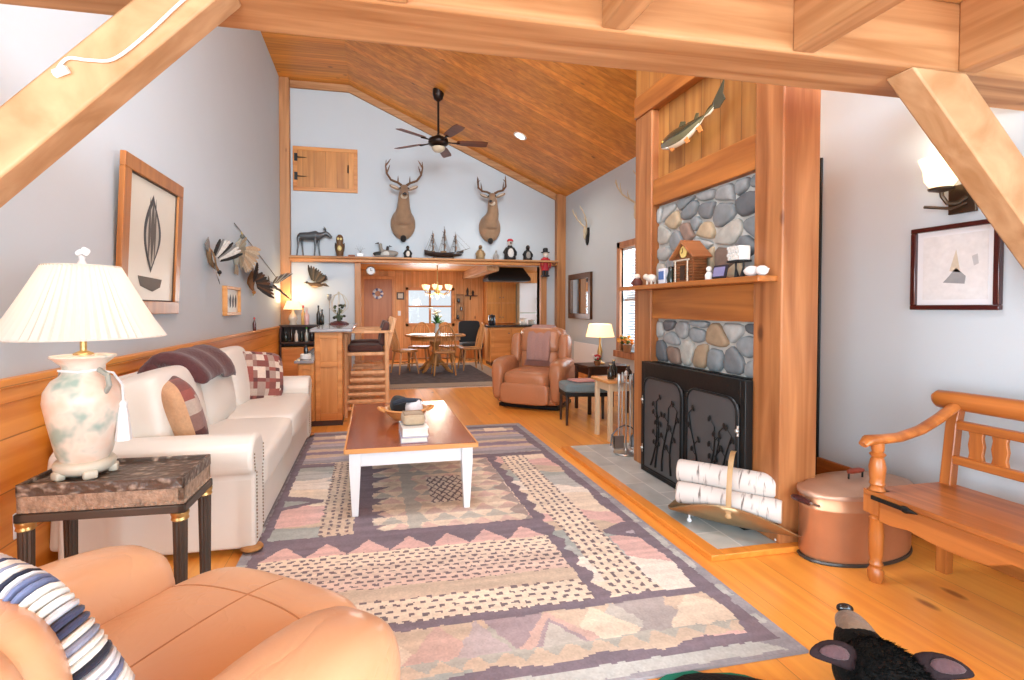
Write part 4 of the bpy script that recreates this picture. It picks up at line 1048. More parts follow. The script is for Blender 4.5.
hc = Vector((.09, .22, .125))
h.ell(hc, (.112, .14, .10), Rr, 18, 12).ell(hc+rp((0, -.12, -.05)), (.12, .14, .09), Rr, 18, 10).ell(hc+rp((0, .13, .0)), (.080, .11, .072), Rr @ Euler((.25, 0, 0)).to_matrix(), 16, 10)
h.ell(hc+rp((-.07, .03, -.02)), (.06, .09, .07), Rr).ell(hc+rp((.07, .03, -.02)), (.06, .09, .07), Rr)
head = h.build('head', 'bearfur', br, remesh=.011)
MB('#7d6450').tube([hc+rp((0, .135, .033)), hc+rp((0, .175, .04)), hc+rp((0, .225, .048)), hc+rp((0, .25, .05))], [.060, .056, .048, .034], 16, flat=.85).build('snout', 'fur', br, sub=1)['label'] = 'tan snout'
MB('#141214').ell(hc+rp((0, .252, .075)), (.028, .016, .018), Rr).build('nose', 'ptg', head)
MB('#7c3a3c').tube([hc+rp((-.03, .14, -.02)), hc+rp((0, .235, .0)), hc+rp((.03, .14, -.02))], .014, 8).build('mouth', 'ptg', head)
for sx in (-1, 1):
    MB('#1a1210').ell(hc+rp((sx*.072, .11, .012)), .010).build('eye', 'ptg', head)
    o_ = Vector((sx, -.05, 0)).normalized()
    e = MB(); e.tube([hc+rp((sx*.075, .0, .045)), hc+rp((sx*.115, .0, .062)), hc+rp((sx*.155, -.004, .070)), hc+rp((sx*.195, -.012, .068)), hc+rp((sx*.222, -.016, .060))], [.036, .041, .036, .024, .006], 14, flat=.45, ref=rp((0, .75, -.66)))
    er = e.build('ear', mat('bear_ear', '#2a1d20', .8, bump=.4, bscale=80, spec=.2), br, sub=1)
    i_ = MB('#54383c'); i_.tube([hc+rp((sx*.105, -.014, .072)), hc+rp((sx*.150, -.020, .082)), hc+rp((sx*.198, -.022, .076))], [.014, .026, .007], 12, flat=.35, ref=rp((0, .75, -.66))); i_.build('inner_ear', 'fur', er, sub=1)
fz = MB(); r = random.Random(12)
def spike(p, d, ln, w):
    d = d.normalized(); s_ = d.orthogonal().normalized()*w; t_ = d.cross(s_).normalized()*w
    v = [fz.bm.verts.new(p+s_), fz.bm.verts.new(p-s_*.5+t_), fz.bm.verts.new(p-s_*.5-t_), fz.bm.verts.new(p+d*ln)]
    for t in ((0, 1, 3), (1, 2, 3), (2, 0, 3)): fz.f([v[k] for k in t])
for c0, rad, num in ((hc, (.112, .14, .10), 3800), (hc+rp((0, -.12, -.05)), (.12, .14, .09), 2200), (hc+rp((0, .10, .0)), (.078, .09, .070), 700)):
    for k in range(num):
        v = Vector((r.gauss(0, 1), r.gauss(0, 1), r.gauss(0, 1))).normalized()
        if v.z < -.4 or (c0 is not hc and rad[0] < .1 and v.y > .55): continue
        p = c0 + Rr @ Vector((v.x*rad[0], v.y*rad[1], v.z*rad[2]))*.99
        n_v = Rr @ Vector((v.x/rad[0], v.y/rad[1], v.z/rad[2])).normalized()
        spike(p, n_v*.55 + rp((r.uniform(-.3, .3), -.8, r.uniform(-.1, .2))), r.uniform(.012, .024), .0016)
fo = fz.build('fur', 'bearfur', br, smooth=False); fo['kind'] = 'stuff'
for sx in (-1, 1):
    m = MB('#e5dccb')
    for k in range(4):
        q = rp((.46+(k-1.5)*.022, .325-.02*abs(k-1.5), 0)) if sx > 0 else rp((-.615+.012*k, .20+.034*k, 0)); dq = rp((0, 1, 0)) if sx > 0 else rp((-.9, .4, 0)); m.tube([q+Vector((0, 0, .026)), q+dq*.03+Vector((0, 0, .03)), q+dq*.05+Vector((0, 0, .014))], [.006, .005, .001], 6)
    c_ = m.build('claws', 'ptg', br); c_.location = (0, -.10, 0)
# ================================================================== far right: side tables, stool, lamp
o = thing('padded_stool', 'dark low stool with a blue-grey padded top before the side tables', 'stool', (2.34, 5.22, 0), -.15)
MB('#6f8186').cush((0, 0, .405), (.56, .38, .10), .3, n=10, puff=.1).build('padded_top', 'fabric', o, sub=1)
MB().box(-.265, .265, -.17, .17, .315, .36).build('seat_rail', 'black', o, bevel=.004)
for sx in (-1, 1):
    for sy in (-1, 1): MB().tube([(sx*.245, sy*.15, 0), (sx*.245, sy*.15, .06), (sx*.24, sy*.145, .32)], [.013, .015, .021], 8).build('leg', 'darkwood', o)
tag(MB('#c98f88').cush((0, 0, .012), (.34, .22, .02), .3, (0, .03, .3), puff=.4).build('folded_cloth', 'fabric', loc=(2.33, 5.24, .458), rz=-.1), 'pink folded cloth lying on the padded stool', 'cloth')
o = thing('side_table', 'small dark wood side table under the far table lamp', 'table', (2.80, 5.78, 0))
MB().box(-.27, .27, -.22, .22, .55, .58).build('tabletop', 'darkwood', o, bevel=.005)
MB().box(-.24, .24, -.19, .19, .47, .55).build('apron', 'darkwood', o, bevel=.003)
for sx in (-1, 1):
    for sy in (-1, 1): MB().box(sx*.245-.018, sx*.245+.018, sy*.195-.018, sy*.195+.018, 0, .55).build('leg', 'darkwood', o, bevel=.003)
o = thing('table_lamp', 'small lit table lamp with a pale shade on the dark side table', 'lamp', (2.80, 5.82, .58))
MB().lathe([(.06, 0), (.065, .012), (.03, .03), (.015, .06), (.022, .10), (.035, .15), (.02, .21), (.012, .26), (.012, .34), (.003, .34)], (0, 0, 0), 18).build('lamp_base', 'gold', o, ang=60)
MB().lathe([(.175, .34), (.135, .50), (.132, .50), (.171, .34)], (0, 0, 0), 28).build('lamp_shade', 'shade2', o, ang=60)
MB().ell((0, 0, .40), .03).build('bulb', 'bulb', o)
point('far_lamp_light', (2.80, 5.82, 1.0), 9, (1, .80, .55), .05)
o = thing('flower_arrangement', 'little red and white flower pot before the far lamp', 'flowers', (2.69, 5.66, .58))
MB('#8a5a3a').lathe([(.03, 0), (.045, .05), (.04, .055), (.003, .05)], (0, 0, 0), 14).build('pot', 'ptg', o)
m = MB('#2c5c2a'); r = random.Random(2)
for k in range(12):
    a = k*.52; m.tube([(0, 0, .05), (.05*math.cos(a), .05*math.sin(a), .08+.01*(k % 3))], [.008, .002], 5)
m.build('leaves', 'pt', o)
m = MB()
for k in range(9):
    m.col(['#b3242a', '#f0ece6', '#b3242a', '#d9c9bc'][k % 4]); m.ell((r.uniform(-.05, .05), r.uniform(-.05, .05), r.uniform(.08, .14)), .017, seg=8, n=5)
m.build('blossoms', 'pt', o)
o = thing('plant_stand', 'cream painted side table half behind the fireplace post', 'table', (2.42, 4.55, 0))
MB().box(-.24, .24, -.19, .19, .56, .585).build('tabletop', 'edge', o, bevel=.004)
M['cream'] = mat('cream_paint', '#d9c3a2', .5, var=.06)
MB().box(-.20, .20, -.15, .15, .48, .56).build('apron', 'cream', o, bevel=.003)
for sx in (-1, 1):
    for sy in (-1, 1): MB().box(sx*.19-.02, sx*.19+.02, sy*.14-.02, sy*.14+.02, 0, .56).build('leg', 'cream', o, bevel=.004)
for i, (x, y, c, h, l) in enumerate(((2.28, 4.50, '#23231f', .15, 'leftmost dark bottle on the cream side table'), (2.36, 4.60, '#1c2320', .18, 'middle dark bottle on the cream side table'), (2.45, 4.47, '#2a211c', .14, 'dark squat bottle beside the post on the cream side table'))):
    o = thing('bottle', l, 'bottle', (x, y, .5855), 0, 'bottles on the cream side table')
    MB(c).lathe([(.03, 0), (.034, .01), (.034, h*.55), (.014, h*.75), (.013, h*.93), (.003, h*.93)], (0, 0, 0), 14).build('glass_body', 'ptg', o, ang=60)
    MB('#b8a27a').lathe([(.016, h*.93), (.016, h), (.003, h)], (0, 0, 0), 12).build('stopper', 'pt', o)
o = thing('potted_flowers', 'orange flowers in a pot on the far window sill', 'flowers', (3.68, 6.75, .62))
MB('#9a6a44').lathe([(.05, 0), (.075, .12), (.07, .125), (.003, .11)], (0, 0, 0), 16).build('pot', 'pt', o)
m = MB()
for k in range(26):
    a = rnd.uniform(0, 6.3); q = rnd.uniform(0, .13); m.col(rnd.choice(['#f09a2a', '#e87f1e', '#f4b04a', '#5c6a2a'])); m.ell((q*math.cos(a), q*math.sin(a), .14+rnd.uniform(0, .10)), (.03, .03, .022), seg=8, n=5)
m.build('blossoms', 'pt', o)
tag(MB().box(0, .02, -.55, .55, 0, .5).build('radiator_panel', 'white', bevel=.004, loc=(3.745, 8.35, .15)), 'low white heater panel on the wall behind the far recliner', 'heater')

# ================================================================== right walls: pictures, lamp, mirror, antlers
def frame_parts(o, y0, y1, z0, z1, w, d, fm, pm, sgn, mat_w=0, matm='mat'):
    """upright frame in local x=depth (towards sgn), y, z"""
    m = MB()
    for a in ((y0, y1, z1-w, z1), (y0, y1, z0, z0+w), (y0, y0+w, z0+w, z1-w), (y1-w, y1, z0+w, z1-w)):
        m.box(min(0, sgn*d), max(0, sgn*d), *a)
    m.build('frame', fm, o, bevel=.004)
    e = .35*d
    MB().box(min(0, sgn*e), max(0, sgn*e), y0+w*.8, y1-w*.8, z0+w*.8, z1-w*.8).build('backing', matm, o, smooth=False)
    return sgn*(e+.001)
o = thing('framed_picture', 'dark red framed small sketch on white mat below the wall sconce', 'picture', (3.0, 2.065, 1.495))
x = frame_parts(o, -.205, .205, -.225, .225, .026, .03, 'mahog', None, -1)
m = MB('#e0dfe0'); m.box(x-.001, x, -.15, .15, -.17, .17); m.build('drawing_sheet', 'pt', o, smooth=False)
m = MB('#cfc3b0'); m.sheet([(x-.0015, .02, -.02), (x-.0015, -.03, -.03), (x-.0015, -.01, .09)], .0008, (-1, 0, 0)); m.col('#97999c').sheet([(x-.0015, .05, -.08), (x-.0015, -.05, -.09), (x-.0015, -.055, -.05), (x-.0015, -.01, -.005), (x-.0015, .02, -.045)], .0008, (-1, 0, 0)); m.col('#bcbdc0').sheet([(x-.0015, -.08, .05), (x-.0015, -.105, .06), (x-.0015, -.11, .01), (x-.0015, -.09, .0)], .0008, (-1, 0, 0))
m.build('sketch', 'pt', o, smooth=False)
o = thing('wall_sconce', 'lit wall sconce with white glass bell shade and bronze backplate', 'wall lamp', (3.0, 2.02, 1.87))
MB().box(-.018, 0, -.05, .075, -.10, .05).build('backplate', 'bronze', o, bevel=.004)
MB().tube([(-.02, -.01, -.02), (-.05, .01, -.05), (-.085, .03, -.05), (-.10, .045, -.01), (-.10, .05, .03)], .010, 8).tube([(-.02, -.01, -.05), (-.06, .03, -.075), (-.09, .09, -.06), (-.10, .13, -.05)], .008, 8).build('arm', 'bronze', o)
MB().lathe([(.012, .0), (.05, .012), (.055, .022), (.03, .028), (.003, .028)], (-.10, .05, .01), 18).build('cup', 'bronze', o)
MB().lathe([(.045, .035), (.068, .075), (.074, .13), (.094, .19), (.090, .19), (.07, .13), (.064, .075), (.04, .038)], (-.10, .05, 0), 24).build('glass_shade', shade_mat('sconce_glass', '#fff7e8', '#fff0d4', .5), o, ang=60)
MB().ell((-.10, .05, .10), (.028, .028, .04)).build('bulb', 'bulb', o)
point('sconce_light', (2.90, 2.07, 2.04), 2.5, (1, .86, .66), .05)
o = thing('wall_mirror', 'rectangular mirror in dark wood frame on the far right wall', 'mirror', (3.8, 8.70, 1.50))
frame_parts(o, -.50, .50, -.42, .42, .10, .05, mat('mirror_frame', '#5b3a22', .35, .2, var=.4, scale=14), None, -1, matm='mirror')
def skull_mount(label, loc, s, spread, flip=1):
    o = thing('antler_mount', label, 'antlers', loc)
    m = MB(); m.prism([(-.09*s, .16*s), (.09*s, .16*s), (.10*s, 0), (.06*s, -.20*s), (0, -.27*s), (-.06*s, -.20*s), (-.10*s, 0)], 'X', -.03, 0); m.build('plaque', 'black', o, bevel=.005)
    MB().ell((-.07*s, 0, .08*s), (.06*s, .055*s, .11*s)).ell((-.09*s, 0, -.04*s), (.04*s, .035*s, .10*s)).build('skull', 'bone', o, remesh=.012)
    for sy in (-1, 1):
        m = MB(); b = Vector((-.06*s, sy*.04*s, .17*s))
        pts = [b, b+Vector((-.05*s, sy*spread*.45, .10*s)), b+Vector((-.12*s, sy*spread*.9, .22*s)), b+Vector((-.2*s, sy*spread, .36*s)), b+Vector((-.26*s, sy*spread*.8, .48*s))]
        m.tube(pts, [.020*s, .017*s, .015*s, .011*s, .003*s], 8)
        for k, ln in ((1, .16), (2, .2), (3, .13)): m.tube([pts[k], pts[k]+Vector((-.05*s, -sy*.02*s, ln*.6*s)), pts[k]+Vector((-.06*s, -sy*.05*s, ln*s))], [.012*s, .009*s, .002*s], 6)
        m.build('antler', 'bone', o)
    return o
skull_mount('pale antlers on a black plaque on the far right wall above the mirror', (3.8, 8.40, 2.60), .72, .16)
skull_mount('pale antlers on the right wall half hidden behind the chimney post', (3.8, 6.62, 2.66), .8, .26)

# ================================================================== left wall: print, game bird mounts, small frame
o = thing('framed_print', 'large print in a broad honey wood frame tilted on the left wall', 'picture', (-1.595, 4.04, 1.235))
o.rotation_euler = (0, math.radians(2.8), 0)
x = frame_parts(o, -.50, .49, 0, 1.04, .095, .035, wood('honey_frame', '#b5763c', '#94592a', grain=2, rough=.3, knot=0), None, 1, matm='paper')
MB('#4a3a2c').box(.012, .02, -.408, .398, .092, .104).box(.012, .02, -.408, .398, .936, .948).box(.012, .02, -.408, -.396, .104, .936).box(.012, .02, .386, .398, .104, .936).build('inner_fillet', 'pt', o)
m = MB('#45464a')
def vleaf(mb, y, z0, z1, w, k=18):
    mb.sheet([(x+.0005, y+w*math.sin(PI*i/k)*(.55+.45*math.sin(PI*i/k)), lerp(z0, z1, i/k)) for i in range(k)]+[(x+.0005, y-w*math.sin(PI*i/k)*.9, lerp(z0, z1, i/k)) for i in range(k, 0, -1)], .0008, (1, 0, 0))
vleaf(m, -.02, .30, .86, .15); m.col('#b5b0a4'); 
m.sheet([(x+.0014, -.02+.11*math.sin(PI*i/18), lerp(.34, .80, i/18)) for i in range(18)]+[(x+.0014, -.02-.10*math.sin(PI*i/18), lerp(.34, .80, i/18)) for i in range(18, 0, -1)], .0006, (1, 0, 0))
m.col('#5a5550')
for dy, w in ((-.05, .018), (0.0, .030), (.045, .016)):
    m.sheet([(x+.0021, dy+w*math.sin(PI*i/12)-.02, lerp(.36, .84, i/12)) for i in range(12)]+[(x+.0021, dy-w*math.sin(PI*i/12)-.02, lerp(.36, .84, i/12)) for i in range(12, 0, -1)], .0006, (1, 0, 0))
m.col('#6a665f'); m.sheet([(x+.0005, -.22, .27), (x+.0005, .18, .26), (x+.0005, .15, .20), (x+.0005, .02, .165), (x+.0005, -.18, .20)], .0008, (1, 0, 0))
m.build('dark_artwork', 'pt', o, smooth=False)
o = thing('framed_print', 'small framed row of dark birds low on the left wall', 'picture', (-1.6, 6.20, 1.36))
x = frame_parts(o, -.30, .30, -.165, .165, .035, .05, M['edge'], None, 1, matm='paper')
m = MB('#3c3a3e')
for k in range(4):
    y = lerp(-.17, .17, k/3); m.sheet([(x+.0005, y-.04, .0+.02*(k % 2)), (x+.0005, y+.01, .08), (x+.0005, y+.04, .03), (x+.0005, y+.025, -.06), (x+.0005, y-.02, -.08)], .001, (1, 0, 0))
m.build('print', 'pt', o, smooth=False)

def bird_mount(name, label, loc, body, wingc, headc, s, yaw, pitch, wing_up, brst=None, rz=0, cat='mounted bird', wallphi=None):
    """a mounted bird: body along local +y (head), wings spread, tail; yaw/pitch turn it on the wall"""
    o = thing(name, label, cat, loc)
    Rm = Matrix.Rotation(rz, 3, 'Z') @ Matrix.Rotation(yaw, 3, 'X') @ Matrix.Rotation(pitch, 3, 'Y')
    if wallphi is not None:
        d_ = Vector((0, math.cos(wallphi), math.sin(wallphi))); n_ = Vector((1, 0, 0)); x_ = d_.cross(n_)
        Rm = Matrix((x_, d_, n_)).transposed()
    P = lambda x, y, z: Rm @ Vector((x*s, y*s, z*s))
    b = MB(body)
    b.tube([P(0, -.30, -.02), P(0, -.22, 0), P(0, -.08, 0), P(0, .08, .0), P(0, .18, .02), P(0, .26, .06), P(0, .32, .09)], [q*s for q in (.02, .06, .095, .095, .06, .038, .035)], 12)
    bd = b.build('body', 'feather', o, sub=1)
    if brst: MB(brst).tube([P(0, -.16, -.035), P(0, -.05, -.045), P(0, .08, -.04), P(0, .16, -.015)], [q*s for q in (.03, .07, .068, .03)], 12).build('breast', 'feather', o, sub=1)
    hd = MB(headc).ell(P(0, .35, .10), (.045*s, .05*s, .045*s), Rm).build('head', 'feather', o)
    MB('#a08a4a').tube([P(0, .385, .10), P(0, .42, .09), P(0, .455, .085)], [.018*s, .014*s, .008*s], 8).build('bill', 'pt', hd)
    for sx, up in ((-1, wing_up[0]), (1, wing_up[1])):
        w = MB(wingc[0]); ca, sa = math.cos(up), math.sin(up)
        for k in range(9):
            w.col(wingc[k % len(wingc)]); t = k/8; ln = .56-.22*t; a = lerp(.25, -.95, t)
            root = Vector((sx*(.06+.10*(1-t)), .10-.16*t, .03)); d = Vector((sx*math.cos(a), math.sin(a), 0))
            pts = [root+d*(ln*q)-Vector((0, .05*q*q, 0)) for q in (0, .35, .7, 1)]
            pts = [Vector((p.x*ca, p.y, p.z+abs(p.x)*sa)) for p in pts]
            w.tube([P(*p) for p in pts], [q*s for q in (.05, .065, .058, .020)], 8, flat=.18, ref=Rm @ Vector((-sx*sa, 0, ca)))
        w.build('wing', 'feather', o, ang=60)
    tl = MB(wingc[-1])
    for k in range(5):
        a = (k-2)*.16; tl.tube([P(.02*(k-2), -.24, 0), P(.05*(k-2), -.36, -.0), P(.07*(k-2), -.46, -.01)], [q*s for q in (.03, .045, .02)], 6, flat=.25, ref=Rm @ Vector((0, 0, 1)))
    tl.build('tail', 'feather', o)
    return o
WHT, BLK, BRN, TANC, GRY = '#cfcac2', '#26221f', '#7a4f2e', '#b79a7a', '#7d7a76'
bird_mount('flying_duck', 'black and white duck mount with raised wings nearest the framed print', (-1.565, 5.42, 1.77), '#8a6a4a', [BLK, WHT, WHT, GRY], BLK, .46, 0, 0, (.75, .35), WHT, wallphi=-.9)
bird_mount('hanging_grouse', 'grey and tan bird mount hanging head up above the small frame', (-1.555, 6.35, 1.93), '#8f8778', [TANC, '#c0ab90', '#a8957c'], '#5d5a4e', .56, 0, 0, (.45, .45), '#c4b59e', wallphi=1.5)
bird_mount('flying_pheasant', 'brown bird mount with dark wings left of the corner duck', (-1.555, 7.05, 1.64), BRN, [BLK, '#5d3a22', '#3a2a20'], '#a5672f', .52, 0, 0, (.7, .4), '#b8763c', wallphi=-2.1)
bird_mount('mallard_mount', 'grey duck mount with dark head nearest the back corner', (-1.55, 8.35, 1.64), '#8d8d90', ['#585a60', '#c9c9c9', '#6f6455'], '#1f2a22', .52, 0, 0, (.9, .9), '#cfc8bc', wallphi=-.25)
bird_mount('wood_duck_mount', 'small flying duck mount with tan breast on the back wall', (-1.0, 9.47, 1.70), '#6d5138', [BLK, '#3b3835', '#5a4a3c'], '#2a2a24', .50, .0, .35, (.95, 1.2), '#c9a07a', rz=1.25)
m = MB(); m.tube([(-1.585, 6.37, 2.28), (-1.585, 7.6, 2.06), (-1.585, 9.13, 1.77)], .006, 6)
tag(m.build('thin_rod', 'iron'), 'thin dark rod slanting down the left wall above the bird mounts', 'rod')
o = thing('decorative_bottle', 'small red and dark bottle standing on the left wall chair rail', 'bottle', (-1.57, 7.28, .9705))
MB('#5b2f2a').lathe([(.02, 0), (.024, .02), (.024, .10), (.010, .14), (.010, .16), (.002, .16)], (0, 0, 0), 12).build('glass_body', 'ptg', o)
MB('#c22f2f').lathe([(.013, .155), (.013, .18), (.002, .182)], (0, 0, 0), 10).build('cap', 'pt', o)

# ================================================================== back wall: hatch, deer, shelf figures
o = thing('wall_hatch', 'pine loft hatch with black strap hinges high on the back wall', 'hatch', (-.82, 9.6, 3.81))
m = MB()
for a in ((-.57, .57, .33, .40), (-.57, .57, -.40, -.33), (-.57, -.50, -.33, .33), (.50, .57, -.33, .33)): m.box(a[0], a[1], -.04, 0, a[2], a[3])
m.build('hatch_frame', 'pinex', o, bevel=.005)
MB().box(-.50, .50, -.03, 0, -.33, .33).build('hatch_door', wood('hatch_boards', '#cf8d46', '#b06e2c', grain=2, plank=0, width=.2, gap=.03), o, smooth=False)
for z in (.20, -.14):
    MB().box(-.545, -.49, -.048, -.03, z-.07, z+.07).tube([(-.50, -.04, z), (-.40, -.04, z), (-.33, -.04, z)], [.022, .017, .004], 8, flat=.4).build('strap_hinge', 'black', o)
MB().tube([(.40, -.035, .10), (.40, -.06, .06), (.40, -.06, .0), (.40, -.035, -.04)], .012, 8).build('pull_handle', 'black', o)

def deer(label, loc, turn, s, ant):
    o = thing('deer_mount', label, 'deer head', loc)
    T = Matrix.Rotation(turn, 3, 'Z')
    def H(x, y, z): v = T @ Vector((x, y+.33, z)); return Vector((v.x*s, (v.y-.33)*s, z*s))
    W_ = lambda x, y, z: Vector((x*s, y*s, z*s))
    b = MB('#8d6f54')
    b.grid([[W_(rx*math.cos(2*PI*k/24), -d+.03*math.sin(2*PI*k/24), z+rz_*math.sin(2*PI*k/24)) for k in range(24)] for d, rx, rz_, z in ((.0, .22, .30, .26), (.06, .245, .31, .27), (.12, .22, .27, .30), (.18, .16, .20, .38))])
    b.tube([W_(0, -.10, .32), W_(0, -.17, .45), H(0, -.25, .56), H(0, -.31, .70), H(0, -.36, .82)], [q*s for q in (.19, .165, .125, .108, .095)], 18)
    b.ell(H(0, -.40, .86), (.088*s, .10*s, .095*s), T)
    b.tube([H(0, -.42, .84), H(0, -.50, .78), H(0, -.58, .73), H(0, -.625, .715)], [q*s for q in (.082, .062, .048, .040)], 14)
    hd = b.build('head_and_neck', mat_deer, o, remesh=.018*s)
    MB('#e6ddcc').ell(H(0, -.41, .735), (.065*s, .08*s, .055*s), T).tube([H(0, -.335, .63), H(0, -.345, .68), H(0, -.37, .73)], [q*s for q in (.03, .06, .05)], 12).build('throat_patch', 'fur', o)['label'] = 'white throat patch'
    MB('#1a1412').ell(H(0, -.66, .725), (.036*s, .02*s, .026*s), T).build('nose', 'ptg', hd)
    MB('#17100c').ell(W_(0, -.13, -.02), (.06*s, .05*s, .07*s)).build('chest_tuft', 'fur', o)
    for sx in (-1, 1):
        MB('#120d0a').ell(H(sx*.075, -.45, .875), .016*s).build('eye', 'ptg', hd)
        e = MB('#9b8168'); Re = T @ Euler((0, sx*1.15, sx*.2)).to_matrix()
        e.ell(H(sx*.17, -.36, .90), (.035*s, .05*s, .11*s), Re, 14, 8); ee = e.build('ear', 'fur', o)
        MB('#d9c8b4').ell(H(sx*.175, -.385, .905), (.022*s, .03*s, .08*s), Re, 12, 8).build('inner_ear', 'fur', ee)
        a = MB(); q = [H(sx*.045, -.38, .94), H(sx*.11, -.36, .99), H(sx*.24, -.36, 1.04), H(sx*.32, -.42, 1.14), H(sx*.34, -.48, 1.26), H(sx*.33, -.52, 1.36)]
        if ant: q = [H(sx*.045, -.38, .94), H(sx*.12, -.36, .985), H(sx*.22, -.38, 1.0), H(sx*.29, -.45, 1.06), H(sx*.29, -.53, 1.14), H(sx*.24, -.58, 1.18)]
        a.tube(q, [r_*s for r_ in (.026, .022, .021, .019, .014, .004)], 8)
        for k, dx, dz in ((1, .0, .12), (3, -.06, .15), (4, -.09, .12)) if not ant else ((2, .02, .17), (3, -.01, .19), (4, 0, .12)):
            a.tube([q[k], q[k]+T @ Vector((sx*dx*.6*s, -.03*s, dz*.6*s)), q[k]+T @ Vector((sx*dx*s, -.05*s, dz*s))], [.016*s, .012*s, .003*s], 6)
        a.build('antler', 'antler', o)
    return o
mat_deer = mat('deer_coat', '#93755a', .85, var=.25, scale=9, bump=.4, bscale=80, sheen=.2)
deer('mounted deer head with tall wide antlers, left one on the back wall', (.58, 9.6, 2.60), .0, .97, 0)
deer('mounted deer head with turned neck and short forked antlers, right one on the back wall', (2.26, 9.6, 2.60), -.35, .90, 1)

SY, SZ = 9.44, 2.2105
o = thing('moose_sculpture', 'dark metal moose sculpture at the left end of the display shelf', 'sculpture', (-1.06, SY, SZ))
m = MB()
m.tube([(-.24, 0, .34), (-.20, 0, .36), (-.05, 0, .36), (.08, 0, .38), (.14, 0, .37), (.20, 0, .40), (.25, 0, .42)], [.03, .065, .075, .085, .065, .045, .04], 12)
m.tube([(.24, 0, .43), (.30, 0, .39), (.35, 0, .34)], [.042, .036, .026], 10)
for x, t in ((-.22, -.03), (-.17, .02), (.07, -.02), (.11, .03)):
    m.tube([(x, .03*(1 if t > 0 else -1), .34), (x+t*.3, .035*(1 if t > 0 else -1), .18), (x+t, .035*(1 if t > 0 else -1), 0.004)], [.035, .017, .016], 8)
m.tube([(.24, .02, .46), (.21, .05, .50), (.17, .08, .54)], [.012, .022, .004], 8, flat=.5).tube([(.25, -.02, .46), (.24, -.05, .50), (.21, -.08, .54)], [.012, .022, .004], 8, flat=.5)
m.build('body', 'iron', o, remesh=.010)
o = thing('owl_figurine', 'brown and gold owl figurine beside the moose sculpture', 'figurine', (-.57, SY, SZ))
MB('#6b4a2a').lathe([(.04, 0), (.06, .03), (.075, .12), (.07, .20), (.055, .25), (.065, .30), (.06, .36), (.03, .40), (.002, .405)], (0, 0, 0), 16).build('body', 'pt', o, ang=60)
MB('#d9c27a').ell((-.025, -.06, .32), (.022, .012, .024)).ell((.025, -.06, .32), (.022, .012, .024)).ell((0, -.068, .15), (.04, .02, .05)).build('gold_face', 'ptg', o)
for sx in (-1, 1): MB('#3a2a1c').ell((sx*.07, 0, .17), (.018, .04, .09), (0, sx*.1, 0)).build('wing', 'pt', o)
MB('#8a8680').lathe([(.055, 0), (.06, .012), (.04, .02), (.002, .02)], (0, 0, 0), 14).build('base', 'pt', o)
o = thing('glass_ornament', 'clear glass ornament with spread leaves on a white block on the shelf', 'ornament', (-.21, SY, SZ))
MB('#e2e4e6').cush((0, 0, .04), (.12, .09, .08), .2, n=5).build('block', 'ptg', o)
m = MB()
for k in range(6): a = -1.1+k*.44; m.tube([(0, 0, .08), (.05*math.sin(a), 0, .15), (.11*math.sin(a), .02*(k % 2), .10+.15*math.cos(a))], [.006, .018, .003], 6, flat=.4)
m.build('leaves', 'glass', o)
tag(MB('#8a4a30').cush((0, 0, .02), (.12, .08, .04), .3).build('wooden_box', 'pt', loc=(-.36, SY-.02, SZ)), 'flat reddish wooden box lying on the shelf beside the glass ornament', 'box')
def loon(label, x, s, c1, c2, cat='figurine', name='loon_figurine', face=1):
    o = thing(name, label, cat, (x, SY, SZ))
    m = MB(c1); m.tube([(-face*.12*s, 0, .07*s), (-face*.07*s, 0, .06*s), (0, 0, .055*s), (face*.08*s, 0, .065*s), (face*.12*s, 0, .10*s), (face*.125*s, 0, .16*s), (face*.13*s, 0, .20*s)], [.01*s, .045*s, .055*s, .05*s, .03*s, .022*s, .03*s], 10); m.build('body', 'pt', o, sub=1)
    MB(c2).ell((face*.05*s, -.035*s, .055*s), (.05*s, .025*s, .035*s)).build('breast', 'pt', o)
    MB('#23201c').tube([(face*.15*s, 0, .20*s), (face*.20*s, 0, .19*s)], [.014*s, .003*s], 6).build('bill', 'pt', o)
    return o
loon('dark loon figurine in a group left of the deer chest', .15, 1.1, '#2b2927', '#b9b2a8')
loon('pale grey loon figurine facing left beside the dark one', .33, 1.35, '#8d8880', '#d5d0c8', face=-1)
o = thing('driftwood_base', 'flat driftwood piece before the loon figurines', 'driftwood', (.24, SY-.11, SZ))
MB('#8a8078').tube([(-.19, 0, .018), (-.1, .01, .022), (.05, -.005, .018), (.18, .005, .016)], [.012, .018, .018, .008], 8).build('wood', 'pt', o)
def sitter(name, label, x, h, c_body, c_front, c_head, hat=None, extra=None, y=SY, z=SZ, cat='figurine'):
    o = thing(name, label, cat, (x, y, z)); w = h*.30
    MB(c_body).lathe([(w*.8, 0), (w*.95, h*.06), (w*.9, h*.25), (w*.62, h*.5), (w*.38, h*.66), (w*.25, h*.70), (.003, h*.71)], (0, 0, 0), 16, sc=(1, .8)).build('body', 'pt', o, ang=70)
    MB(c_front).ell((0, -w*.55, h*.30), (w*.5, w*.3, h*.24)).build('front_patch', 'pt', o)
    hd = MB(c_head).ell((0, -w*.12, h*.80), (w*.42, w*.42, h*.14)).build('head', 'pt', o)
    MB('#3a2c20').tube([(0, -w*.45, h*.79), (0, -w*.8, h*.76)], [w*.16, w*.06], 8).build('muzzle', 'pt', hd)
    for sx in (-1, 1): MB(c_body).tube([(sx*w*.5, -.0, h*.58), (sx*w*.95, -w*.1, h*.36), (sx*w*.85, -w*.5, h*.22)], [w*.17, w*.2, w*.1], 8).build('arm', 'pt', o)
    if hat: MB(hat).lathe([(w*.52, h*.87), (w*.48, h*.91), (w*.36, h*.97), (.003, h*1.0)], (0, -w*.1, 0), 14).build('cap', 'pt', o)
    return o
